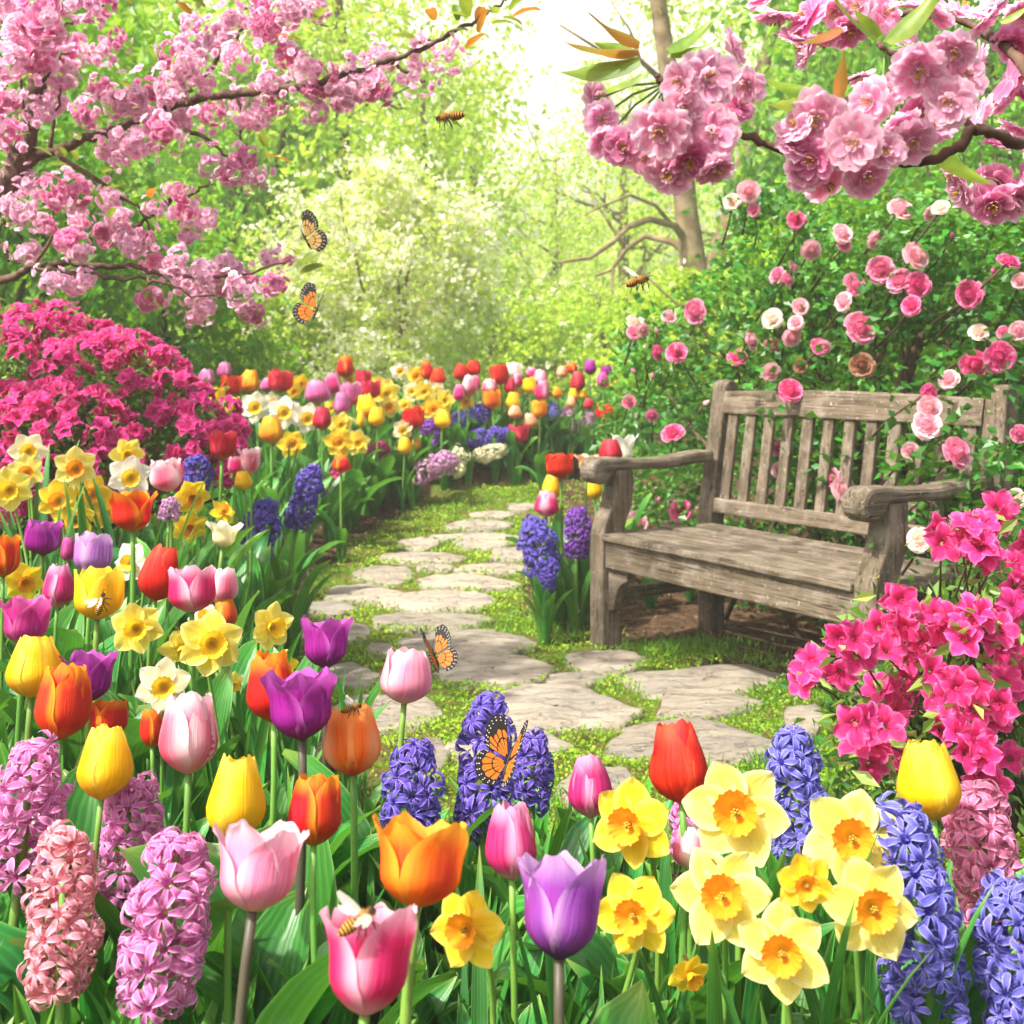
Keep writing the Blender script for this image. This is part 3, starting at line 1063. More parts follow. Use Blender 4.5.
def tulip_petal(Hh, R, opn, flare, inner, rg, nu=9, nv=13, wid=1.0):
    v = np.linspace(0, 1, nv)[:, None]
    u = np.linspace(-1, 1, nu)[None, :]
    r = R * np.where(v < .42, np.sin(np.pi / 2 * np.minimum(v / .42, 1)) ** .72, 1 + (opn - 1) * np.clip((v - .42) / .58, 0, 1) ** 1.5)
    r = r + R * flare * np.clip((v - .5) / .5, 0, 1) ** 2.2
    r = np.maximum(r, .09 * R) * (.9 if inner else 1.0)
    s = np.clip(v ** .82, 0, 1)
    wv = R * wid * 1.12 * np.maximum((4 * s * (1 - s) + 1e-9) ** .42 * (1 - .04 * v), .3 * (1 - v))
    wv = np.where(v > .97, R * .36, wv)
    th = np.clip(u * wv / np.maximum(r, .32 * R), -1.25, 1.25)
    lift = 1 + (.07 * u ** 2 * (0 if inner else 1) + .03 * u ** 2 * rg.uniform(-1, 1)) * np.clip(v * 2, 0, 1)
    lift = lift - .035 * np.exp(-(u / .16) ** 2) * np.sin(np.pi * np.clip(v, 0, 1)) * (-1 if inner else 1)
    ph = rg.uniform(0, 6.28, 3)
    wave = R * .05 * np.clip((v - .35) / .65, 0, 1) * np.sin(u * 3.1 + ph[0] + v * 4) + R * .03 * v ** 2 * np.sin(u * 7 + ph[1])
    rr = r * lift + wave
    z = Hh * (v ** 1.12) + Hh * (-.07 * u ** 2 * v ** 2 + .02 * np.sin(u * 5 + ph[2]) * v ** 3)
    if inner:
        z = z * rg.uniform(.94, 1.02)
    else:
        z = z * rg.uniform(.93, 1.0)
    tw = rg.uniform(-.1, .1)
    th = th + tw * v
    return np.stack([rr * np.cos(th), rr * np.sin(th), z], -1)


def leaf_blade(L, W, bend, fold, rg, wav=.0, nv=11, tip=1.0, up=.0, sharp=0.0):
    """A leaf that rises from the origin and arches towards +X."""
    t = np.linspace(0, 1, nv)
    ang = np.radians(88) - bend * (t ** 1.5) - up
    dx, dz = np.cos(ang), np.sin(ang)
    x = np.concatenate([[0], np.cumsum((dx[1:] + dx[:-1]) / 2)]) / (nv - 1) * L
    z = np.concatenate([[0], np.cumsum((dz[1:] + dz[:-1]) / 2)]) / (nv - 1) * L
    s = t ** tip
    wd = W * np.maximum((4 * s * (1 - s) + 1e-6) ** .65, .42 * (1 - t) ** .5)
    wd = wd * (1 - t * .999) ** sharp if sharp else wd
    wd[-1] = W * .015
    us = np.linspace(-1, 1, 5)
    P = np.zeros((nv, 5, 3))
    ph = rg.uniform(0, 6.28)
    tw = rg.uniform(-.7, .7)
    for j, u in enumerate(us):
        hw = wd * .5 * u
        lift = fold * np.abs(hw) + wav * W * np.sin(t * 9 + ph + (0 if u < 0 else 1.9)) * abs(u) * np.clip(t * 2, 0, 1)
        a = tw * t
        yy = hw * np.cos(a)
        lift = lift + hw * np.sin(a)
        P[:, j, 0] = x - np.sin(ang) * lift
        P[:, j, 1] = yy
        P[:, j, 2] = z + np.cos(ang) * lift
    return P


def pool(fn, n):
    return [fn(np.random.default_rng(100 + i)) for i in range(n)]


TLEAF = pool(lambda g: MB().grid(leaf_blade(1, g.uniform(.15, .24), g.uniform(.35, 1.4), .55, g, .1, 13, .95)).mesh('leaf', m_tleaf), 12)
DLEAF = pool(lambda g: MB().grid(leaf_blade(1, g.uniform(.036, .05), g.uniform(.1, .7), .35, g, .0, 12, 1.0)).mesh('leaf', m_dleaf), 10)
HLEAF = pool(lambda g: MB().grid(leaf_blade(1, g.uniform(.11, .15), g.uniform(.25, .9), .75, g, .02, 12, 1.05)).mesh('leaf', m_hleaf), 8)


def stem_mb(p0, p1, d1, r, n=10, bow=.5):
    """A stem from p0 up to p1, arriving along d1."""
    p0, p1, d1 = Vector(p0), Vector(p1), Vector(d1).normalized()
    L = (p1 - p0).length
    a, b = p0 + Vector((0, 0, L * bow)), p1 - d1 * L * .3
    pts = []
    for i in range(n + 1):
        t = i / n
        pts.append(p0 * (1 - t) ** 3 + a * 3 * t * (1 - t) ** 2 + b * 3 * t * t * (1 - t) + p1 * t ** 3)
    return MB().tube(pts, [r * (1.15 - .15 * i / n) for i in range(n + 1)], 8)


_cache = {}
STAT, HEADS = [], []


def leaves_for(t, pool_, n, L, rg, spread=.012, W=1.0, face=None):
    for k in range(n):
        a = rg.uniform(0, 6.283) if face is None else face + (k - (n - 1) / 2) * (6.283 / max(n, 3)) + rg.normal() * .4
        s = L * rg.uniform(.72, 1.08)
        put('leaf', pool_[rg.integers(len(pool_))], t, (math.cos(a) * spread, math.sin(a) * spread, 0), (0, 0, a), (s, s * W, s))


def tilt_away(p, k=.65, rg=None, wob=.08):
    """The axis of a bloom on a stem that leans a little."""
    pitch = math.atan2(H - p.z, p.y) * k
    v = Vector((0, math.sin(pitch), math.cos(pitch)))
    if rg is not None:
        v += Vector((rg.normal() * wob, rg.normal() * wob * .6, 0))
    return v.normalized()


def frame(z, rg, roll=None):
    q = z.to_track_quat('Z', 'Y').to_matrix().to_4x4()
    return q @ Matrix.Rotation(rg.uniform(0, 6.283) if roll is None else roll, 4, 'Z')


def tulip(x0, y0, x1, y1, var, shape, label, D=None, group='tulips in the flower beds', lean=None, nl=None, stemc=None):
    wpx, hpx = x1 - x0, y1 - y0
    cx = (x0 + x1) / 2
    near = y1 > 540
    big = wpx >= 28
    D = D or solve(cx, y1, wpx, .072 if near else .080, .42, .28, .09)
    rg = np.random.default_rng(int(cx * 131 + y1 * 17) % 99991)
    p = at(cx, y1, D)
    base = Vector((p.x + rg.normal() * .012, p.y - .02, 0))
    base.z = float(ground(base.x, base.y)) - .015
    t = empty('tulip', base, label, 'tulip', group)
    ax = tilt_away(p, .7, rg, .06)
    if lean:
        ax = (ax + Vector((lean, 0, 0))).normalized()
    pitch = math.atan2(H - p.z, p.y)
    gs = 1.13 if y1 < 450 else 1.0
    Wd, Hd = wpx * D / F * gs, hpx * D / F * gs
    opn, fl = {'c': (.52, 0), 'e': (.7, 0), 'o': (.9, .06), 'v': (1.02, .24), 'w': (1.1, .55)}[shape]
    R = Wd / 2 / max(1.0, (opn + fl) * .95) * .93
    Hh = Hd * (.97 if shape in 'ce' else .95)
    M = frame(ax, rg, rg.uniform(-.25, .25) + math.radians(-90))
    head = p - base
    mat = petal_mat(var, **VAR[var])
    k = (var, shape, round(Hh / R, 1))
    q = M.to_quaternion()
    for i in range(6):
        inner = i % 2
        if big:
            me = MB().grid(tulip_petal(1, R / Hh, opn, fl, inner, rg)).mesh('petal', mat)
        else:
            kk = k + (inner, int(rg.integers(3)))
            if kk not in _cache:
                _cache[kk] = MB().grid(tulip_petal(1, R / Hh, opn, fl, inner, rg, 7, 9)).mesh('petal', mat)
            me = _cache[kk]
        R2 = M @ Matrix.Rotation(i * math.pi / 3 + rg.normal() * .06, 4, 'Z') @ Matrix.Rotation(rg.normal() * .03, 4, 'Y')
        put('petal', me, t, head, R2, Hh)
    if big and shape in 'ovw':
        mb = MB()
        mb.tube([(0, 0, 0), (0, 0, Hh * .42)], [R * .13, R * .11], 6)
        for i in range(6):
            a = i * 1.047
            mb.tube([(R * .1 * math.cos(a), R * .1 * math.sin(a), 0), (R * .26 * math.cos(a), R * .26 * math.sin(a), Hh * .4)], R * .045, 5, 1)
        put('stamens', mb.mesh('stamens', [m_stem, m_anther]), t, head, M)
    sr = max(.0032, Wd * .055)
    stem_mb((0, 0, 0), head + ax * Hh * .03, ax, sr).build('stem', m_stem_dark if stemc == 'dark' else m_stem, t)
    hl = head.length
    n = nl if nl is not None else (4 if y1 > 690 else 3)
    leaves_for(t, TLEAF, n, hl * (.88 if near else .8), rg, .012, W=1.2 if near else 1.0)
    HEADS.append((p + ax * Hh * .5, max(Wd, Hd) * .6))
    STAT.append(('tulip', label, D, head.z, Wd))
    return t, p, ax, D


# ------------------------------------------------------------------ daffodils
def daff_petal(L, W, rg, nu=7, nv=10):
    v = np.linspace(0, 1, nv)[:, None]
    u = np.linspace(-1, 1, nu)[None, :]
    s = v ** .9
    wv = W / 2 * np.maximum((4 * s * (1 - s) + 1e-9) ** .78, .35 * (1 - v)) * (1 - .05 * v)
    wv = np.where(v > .99, W * .03, wv)
    ph = rg.uniform(0, 6.28, 2)
    x = L * v + 0 * u
    y = u * wv
    z = L * (-.10 * v + .10 * v * v * rg.uniform(.2, 1.6) - .04) + W * (.10 * u ** 2 * rg.uniform(-.5, 1.0) - .05 * np.exp(-(u / .22) ** 2)) * np.sin(np.pi * v * .9) + W * .05 * np.sin(u * 3 + ph[0] + v * 3.3) * v + .03 * W * np.sin(v * 9 + ph[1]) * u ** 2
    return np.stack([x, y, z], -1)


def corona_mesh(R, Hc, c1, c2, rg, key):
    n, rows = 72, 8
    a = np.linspace(0, 2 * np.pi, n, endpoint=False)
    P = []
    for i in range(rows):
        t = i / (rows - 1)
        r = R * (.42 + .4 * t + .18 * t ** 3)
        fr = 1 + (.04 * np.sin(a * 13 + i * .2) + .04 * np.sin(a * 22 + 1)) * t ** 3
        z = Hc * t + Hc * .06 * np.sin(a * 7 + 2) * t ** 3
        rr = r * fr
        P.append(np.stack([rr * np.cos(a), rr * np.sin(a), z + 0 * a], -1))
    mb = MB()
    rowsf = [P[0] * [.02, .02, 1]] + P
    mb.grid(np.array(rowsf), wrap=True, UV=np.stack(np.broadcast_arrays(a[None] / 6.28, np.linspace(0, 1, rows + 1)[:, None]), -1))
    if key not in _cache:
        m, nt = new_mat('daffodil_cup')
        uv, u, v = uvxy(nt)
        mp = nd(nt, 'ShaderNodeMapping')
        nt.links.new(uv, mp.inputs[0])
        mp.inputs['Scale'].default_value = (40, 1.5, 1)
        ns = nd(nt, 'ShaderNodeTexNoise', i_Scale=1.0, i_Detail=3.0)
        nt.links.new(mp.outputs[0], ns.inputs['Vector'])
        c = mix(nt, ns.outputs[0], hx(c1), hx(c2))
        c = mix(nt, math_(nt, 'MULTIPLY', ramp(nt, v, .35, .0), .55), c, hx('#d8b41c'))
        c = jitter(nt, c, .008, .08)
        finish(nt, c, .5, .3, ns.outputs[0], .4, .002, spec=.3)
        _cache[key] = m
    return mb.mesh('corona', _cache[key])


def daffodil(cx, cy, wpx, var, yaw, pit, label, D=None, group='daffodils in the flower beds', nl=4, h0=.40, roll=None):
    """cx, cy is the centre of the flower; yaw (to the right) and pit (downwards) say where it faces, in degrees from the viewer."""
    near = cy > 560
    D = D or solve(cx, cy, wpx, .088, h0, .28, .09)
    rg = np.random.default_rng(int(cx * 61 + cy * 13) % 99991)
    p = at(cx, cy, D)
    base = Vector((p.x + rg.normal() * .03, p.y + .03, 0))
    base.z = float(ground(base.x, base.y)) - .015
    t = empty('daffodil', base, label, 'daffodil', group)
    to_cam = (Vector((0, 0, H)) - p).normalized()
    q = Matrix.Rotation(math.radians(yaw), 3, 'Z') @ to_cam
    side = Vector((0, 0, 1)).cross(q).normalized()
    q = Matrix.Rotation(math.radians(pit), 3, side) @ q
    M = frame(q, rg, roll)
    head = p - base
    pv, c1, c2 = DAFF[var]
    mat = petal_mat('daffodil_' + var, **pv)
    R = wpx * D / F / 2 * (1.2 if cy < 450 else 1.04)
    for i in range(6):
        if wpx >= 30:
            me = MB().grid(daff_petal(1, .86 * rg.uniform(.92, 1.08), rg)).mesh('petal', mat)
        else:
            kk = ('daff', var, int(rg.integers(5)))
            if kk not in _cache:
                _cache[kk] = MB().grid(daff_petal(1, .86, rg, 5, 7)).mesh('petal', mat)
            me = _cache[kk]
        R2 = M @ Matrix.Rotation(i * math.pi / 3 + rg.normal() * .05, 4, 'Z') @ Matrix.Translation((0, 0, -.035 * R * (i % 2))) @ Matrix.Rotation(rg.normal() * .08, 4, 'Y') @ Matrix.Rotation(rg.normal() * .12 + .1, 4, 'X')
        put('petal', me, t, head - q * (.02 * R * (i % 2)), R2, R * rg.uniform(.95, 1.04))
    co = put('corona', corona_mesh(R * .40, R * (.34 if var not in ('lemon', 'gold') else .5), c1, c2, rg, 'cup' + var), t, head, M)
    mb = MB()
    for i in range(6):
        a = i * 1.047
        mb.tube([(R * .03 * math.cos(a), R * .03 * math.sin(a), 0), (R * .06 * math.cos(a), R * .06 * math.sin(a), R * .2)], [R * .014, R * .026], 5)
    mb.tube([(0, 0, 0), (0, 0, R * .25)], [R * .02, R * .03], 6)
    mb.build('stamens', m_stamen, co)
    nk = head - q * R * .28
    mb = stem_mb((0, 0, 0), nk, (q * .55 + Vector((0, 0, .35))).normalized(), max(.0028, R * .06), 12, .62)
    mb.tube([nk - q * R * .02, nk + q * R * .12, head - q * R * .02], [max(.003, R * .085), R * .1, R * .13], 8)
    mb.build('stem', m_stem, t)
    if wpx >= 40:
        sp = MB().grid(leaf_blade(R * .8, R * .3, .9, .6, rg, 0, 7))
        put('spathe', sp.mesh('spathe', m_spathe), t, nk - q * R * .12 + Vector((0, 0, R * .02)), (0, 0, rg.uniform(0, 6.28)))
    leaves_for(t, DLEAF, nl + (1 if near else 0), head.z * .95 + .03, rg, .018, W=.9)
    HEADS.append((p, R * 1.05))
    STAT.append(('daff', label, D, head.z, R * 2))
    return t, p, q, D


# ------------------------------------------------------------------ hyacinths
HY = {
    'orchid': dict(base='#e488c6', edge='#f2bce0', streak='#cc5cac', e0=.5, trans=.35),
    'salmon': dict(base='#f2a2b2', edge='#f8ccd2', streak='#e47c94', e0=.5, trans=.35),
    'pink': dict(base='#ee8eb8', edge='#f8c2d8', streak='#d8649a', e0=.5, trans=.35),
    'violet': dict(base='#6e58c4', edge='#a090e2', streak='#523cae', e0=.5, trans=.3),
    'blue': dict(base='#7270d2', edge='#a6a4ea', streak='#5850b8', e0=.5, trans=.3),
    'deepblue': dict(base='#5c4eb8', edge='#8a7cd6', streak='#46389e', e0=.5, trans=.3),
    'purple': dict(base='#7c3cae', edge='#a070cc', streak='#642a94', e0=.5, trans=.3),
    'lilac': dict(base='#d096c6', edge='#e6c2de', streak='#b878ae', e0=.5, trans=.35),
    'cream': dict(base='#f0ecc8', edge='#f8f5e2', streak='#dcd8a4', e0=.5, trans=.35),
    'magenta': dict(base='#c42a80', edge='#dc62a6', streak='#a41a66', e0=.5, trans=.35),
}


def floret_mb(mb, M, s, rg, nv=5):
    """One starry floret: a short tube and six tepals that curl back."""
    for i in range(6):
        v = np.linspace(0, 1, nv)[:, None]
        u = np.array([-1, 0, 1.0])[None, :]
        wv = .175 * np.maximum(np.sin(np.pi * np.clip(v * .86 + .1, 0, 1)) ** .8, .05)
        c = rg.uniform(.75, 1.4)
        ang = v * 2.0 * c
        r = .2 + .62 * np.sin(np.minimum(ang, 1.9)) * .9
        z = .62 + .3 * np.cos(ang) * .6 - .34 * v ** 2 * c
        x = r + 0 * u
        y = u * wv + .06 * rg.normal() * v
        zz = z + .07 * np.abs(u) + 0 * u
        P = np.stack([x, y, zz], -1)
        P = np.concatenate([np.stack([np.full(3, .07), np.array([-.05, 0, .05]), np.zeros(3)], -1)[None], np.stack([np.full(3, .17), np.array([-.11, 0, .11]), np.full(3, .5)], -1)[None], P])
        a = i * math.pi / 3 + rg.normal() * .1
        ca, sa = math.cos(a), math.sin(a)
        P = P @ np.array([[ca, sa, 0], [-sa, ca, 0], [0, 0, 1]])
        P = P * s
        W = (np.c_[P.reshape(-1, 3), np.ones(P.size // 3)] @ np.array(M).T)[:, :3].reshape(P.shape)
        mb.grid(W)


def hyacinth(x0, y0, x1, y1, var, label, tilt=0.0, D=None, group='hyacinths in the flower beds', w0=.082, hz=None, full=None):
    wpx = x1 - x0
    cx = (x0 + x1) / 2
    hz = hz or (.25 if y1 > 700 else .15)
    D = D or solve(cx, y1, wpx, w0, hz, .25, .09)
    rg = np.random.default_rng(int(cx * 77 + y1 * 19) % 99991)
    p = at(cx, y1, D)
    full = wpx >= 44 if full is None else full
    ax = tilt_away(p, .6, rg, .04)
    if tilt:
        ax = (Matrix.Rotation(math.radians(tilt), 3, 'Y') @ ax).normalized()
    Wd, Hd = wpx * D / F * (.94 if full else 1), (y1 - y0) * D / F
    if tilt and abs(tilt) > 40:
        Wd, Hd = (y1 - y0) * D / F, (x1 - x0) * D / F
        p = at(x0 + (y1 - y0) * .3 if tilt > 0 else x1 - (y1 - y0) * .3, y1 - (y1 - y0) * .4, D)
    base = Vector((p.x - ax.x * .04, p.y - .03, 0))
    base.z = float(ground(base.x, base.y)) - .015
    t = empty('hyacinth', base, label, 'hyacinth', group)
    head = p - base
    mat = petal_mat('hyacinth_' + var, **HY[var])
    Fm = frame(ax, rg)
    fs = Wd * .285 if full else Wd * .30
    rows = max(4, int(round(Hd / (fs * .76))))
    k = 0
    sp = MB()
    tops = Hd - fs * .4
    for r in range(rows):
        tt = (r + .5) / rows
        rad = Wd / 2 * (.97 if tt < .7 else .97 - .42 * ((tt - .7) / .3) ** 1.4) * (.86 + .14 * min(1, tt * 5))
        n = max(4, int(round((7.4 if full else 6) * min(1.0, rad / (Wd / 2) + .12))))
        for i in range(n):
            if full and rg.random() < .07:
                continue
            a = (i + .5 * (r % 2) + rg.normal() * .2) * 2 * math.pi / n
            el = (-.3 + .8 * tt ** 1.5) + rg.normal() * .38
            d = Vector((math.cos(a) * math.cos(el), math.sin(a) * math.cos(el), math.sin(el)))
            s = fs * rg.uniform(.8, 1.2)
            o = Vector((math.cos(a), math.sin(a), 0)) * max(.0, rad * rg.uniform(.80, 1.18) - s * .88) + Vector((0, 0, Hd * .02 + tops * tt + rg.normal() * fs * .2))
            R = d.to_track_quat('Z', 'Y').to_matrix().to_4x4() @ Matrix.Rotation(rg.uniform(0, 6.28), 4, 'Z')
            if full:
                kk = ('floret', var, int(rg.integers(5)))
                if kk not in _cache:
                    f = MB()
                    floret_mb(f, Matrix.Identity(4), 1, rg)
                    _cache[kk] = f.mesh('floret', mat)
                if k < 98:
                    put('floret', _cache[kk], t, head + (Fm @ o), Fm @ R, s)
                k += 1
            else:
                floret_mb(sp, Fm @ Matrix.Translation(o) @ R, s, rg, 4)
    # the topmost florets
    for i in range(4):
        a = i * 1.57 + rg.random()
        R = Vector((math.cos(a) * .5, math.sin(a) * .5, 1)).to_track_quat('Z', 'Y').to_matrix().to_4x4()
        o = Vector((math.cos(a) * Wd * .12, math.sin(a) * Wd * .12, Hd - fs * .8))
        if full and k < 98:
            put('floret', _cache[('floret', var, list(kk)[2])], t, head + (Fm @ o), Fm @ R, fs * .85)
            k += 1
        elif not full:
            floret_mb(sp, Fm @ Matrix.Translation(o) @ R, fs * .85, rg, 4)
    if not full:
        put('flower_spike', sp.mesh('flower_spike', mat), t, head)
    mb = stem_mb((0, 0, 0), head, ax, max(.004, Wd * .07), 8, .4)
    mb.tube([head, head + ax * Hd * .9], [max(.004, Wd * .08), Wd * .04], 7)
    mb.build('stem', m_stem, t)
    leaves_for(t, HLEAF, 5, max(.16, head.z * .9 + Hd * .32), rg, .022)
    HEADS.append((p + ax * Hd * .5, Hd * .45))
    STAT.append(('hyac', label, D, head.z, Wd))
    return t, p, ax, D


# ------------------------------------------------------------------ what grows where: tulips
G1, G2, G3 = 'tulips of the near bed', 'tulips of the left bed', 'tulips of the far bed'
T = {}
for key, row in {
    'open_pink': (206, 823, 299, 912, 'palepink', 'v', 'wide open pale pink tulip right of the orchid pink hyacinths', None, G1),
    'bee_pink': (315, 908, 414, 1016, 'hotpink', 'v', 'hot pink tulip at the bottom edge with a bee in its cup', None, G1),
    'big_violet': (512, 856, 606, 960, 'violet', 'v', 'large violet tulip at the bottom centre beside the yellow daffodils', None, G1),
    'open_orange': (363, 818, 467, 908, 'orange', 'v', 'wide open orange tulip below the violet hyacinths', None, G1),
    'redorange': (285, 773, 342, 846, 'redorange', 'e', 'red orange tulip just above the wide open pale pink one', None, G1),
    'yellow_mid': (200, 756, 264, 842, 'yellow', 'c', 'closed yellow tulip behind the wide open pale pink one', None, G1),
    'pink_white': (157, 692, 220, 774, 'pinkwhite', 'e', 'pink tulip with broad white petal edges below the pale daffodil', None, G1),
    'yellow_left': (73, 724, 129, 800, 'yellow', 'c', 'closed yellow tulip above the orchid pink hyacinths on the left', None, G1),
    'big_redorange': (31, 663, 88, 740, 'redorange', 'e', 'tall red orange tulip with orange edges overlapping a yellow one at the left', None, G1),
    'yellow_edge': (2, 635, 60, 698, 'yellow', 'c', 'yellow tulip partly hidden by the tall red orange one at the left', None, G1),
    'purple_behind': (62, 648, 116, 702, 'purple', 'v', 'open purple tulip behind the tall red orange one at the left', None, G1),
    'double_orange': (84, 698, 126, 738, 'redorange', 'o', 'small ragged orange tulip just above the left closed yellow one', None, G1),
    'purple_open': (263, 668, 341, 740, 'purple', 'v', 'open deep purple tulip in front of a red orange one', None, G1),
    'redorange_hid': (247, 650, 300, 722, 'redorange', 'e', 'red orange tulip half hidden behind the open deep purple one', None, G1),
    'purple_path': (299, 614, 353, 668, 'purple', 'v', 'purple tulip standing out against the stone path', None, G1),
    'pink_path': (377, 647, 431, 704, 'palepink', 'e', 'single pale pink tulip standing against the path below the butterfly', None, G1),
    'bee_orange': (322, 706, 384, 776, 'apricot', 'e', 'apricot orange tulip with a dark bee on its rim', None, G1),
    'magenta_mid': (484, 804, 540, 880, 'magentapink', 'c', 'magenta pink tulip just behind the large violet one', None, G1),
    'magenta_path': (567, 755, 615, 818, 'magentapink', 'c', 'magenta tulip bud in front of the nearest flagstone', None, G1),
    'red_path': (651, 720, 713, 804, 'red', 'c', 'tall scarlet tulip above the group of big daffodils', None, G1),
    'yellow_right': (901, 740, 966, 820, 'yellow', 'c', 'yellow tulip under the pink azalea at the right', None, G1),
    'pale_hidden': (670, 826, 712, 872, 'pinkwhite', 'e', 'pale pink tulip peeping out between the big daffodils', None, G1),
    'red_small': (140, 708, 164, 748, 'redorange', 'e', 'small red tulip peeping out left of the white edged pink one', None, G1),
    'magenta_edge': (-2, 594, 50, 645, 'magenta', 'v', 'open magenta tulip at the left edge above the yellow one', None, G2),
    'cerise': (40, 562, 74, 608, 'magentapink', 'c', 'cerise tulip left of the yellow tulip with the bee', None, G2),
    'bee_yellow': (72, 564, 122, 620, 'yellow', 'o', 'yellow tulip with a bee on the outside of its petals', None, G2),
    'red_left': (134, 544, 176, 601, 'red', 'c', 'red tulip in front of a white daffodil', None, G2),
    'pink_left': (167, 564, 217, 613, 'hotpink', 'o', 'bright pink tulip right of the red one with the white daffodil', None, G2),
    'pink_left2': (205, 566, 237, 605, 'pinkwhite', 'e', 'pink and white tulip partly behind the bright pink one', None, G2),
    'orange_left': (211, 596, 237, 630, 'orange', 'c', 'small orange tulip above the big yellow daffodil', None, G2),
    'magenta_left': (24, 518, 61, 555, 'purple', 'o', 'magenta purple tulip below the yellow daffodil cluster at the left', None, G2),
    'lavender': (71, 531, 111, 575, 'lavender', 'o', 'lavender tulip above the yellow tulip with the bee', None, G2),
    'dark_magenta': (60, 535, 76, 562, 'magenta', 'c', 'narrow dark magenta tulip tucked beside the lavender one', 2.4, G2),
    'red_edge': (-14, 531, 20, 577, 'redorange', 'o', 'orange red tulip cut by the left edge of the picture', None, G2),
    'red_open': (109, 488, 156, 532, 'redorange', 'v', 'open flame red tulip below the white daffodil at the left', None, G2),
    'soft_pink': (152, 456, 185, 492, 'pinkwhite', 'o', 'soft pink tulip between the azalea and the dark blue hyacinth', 2.95, G2),
    'crimson_open': (206, 428, 238, 460, 'crimson', 'v', 'open crimson tulip at the right foot of the left azalea', 3.2, G2),
    'pink_pair1': (227, 455, 245, 475, 'hotpink', 'o', 'small pink tulip on the left of a touching pair', 3.4, G2),
    'pink_pair2': (239, 446, 262, 474, 'pinkwhite', 'v', 'larger pale pink tulip of a touching pair above a small yellow one', 3.35, G2),
    'yellow_small': (235, 470, 254, 490, 'yellow', 'c', 'small round yellow tulip left of the tilted blue hyacinth', 3.3, G2),
    'cream_double': (204, 520, 241, 548, 'cream', 'w', 'ragged cream tulip beside the violet blue hyacinth', None, G2),
}.items():
    x0, y0, x1, y1, var, sh, lab, D, grp = row
    T[key] = tulip(x0, y0, x1, y1, var, sh, lab, D, grp, stemc='dark' if key in ('big_violet', 'purple_open', 'purple_path', 'open_pink') else None)

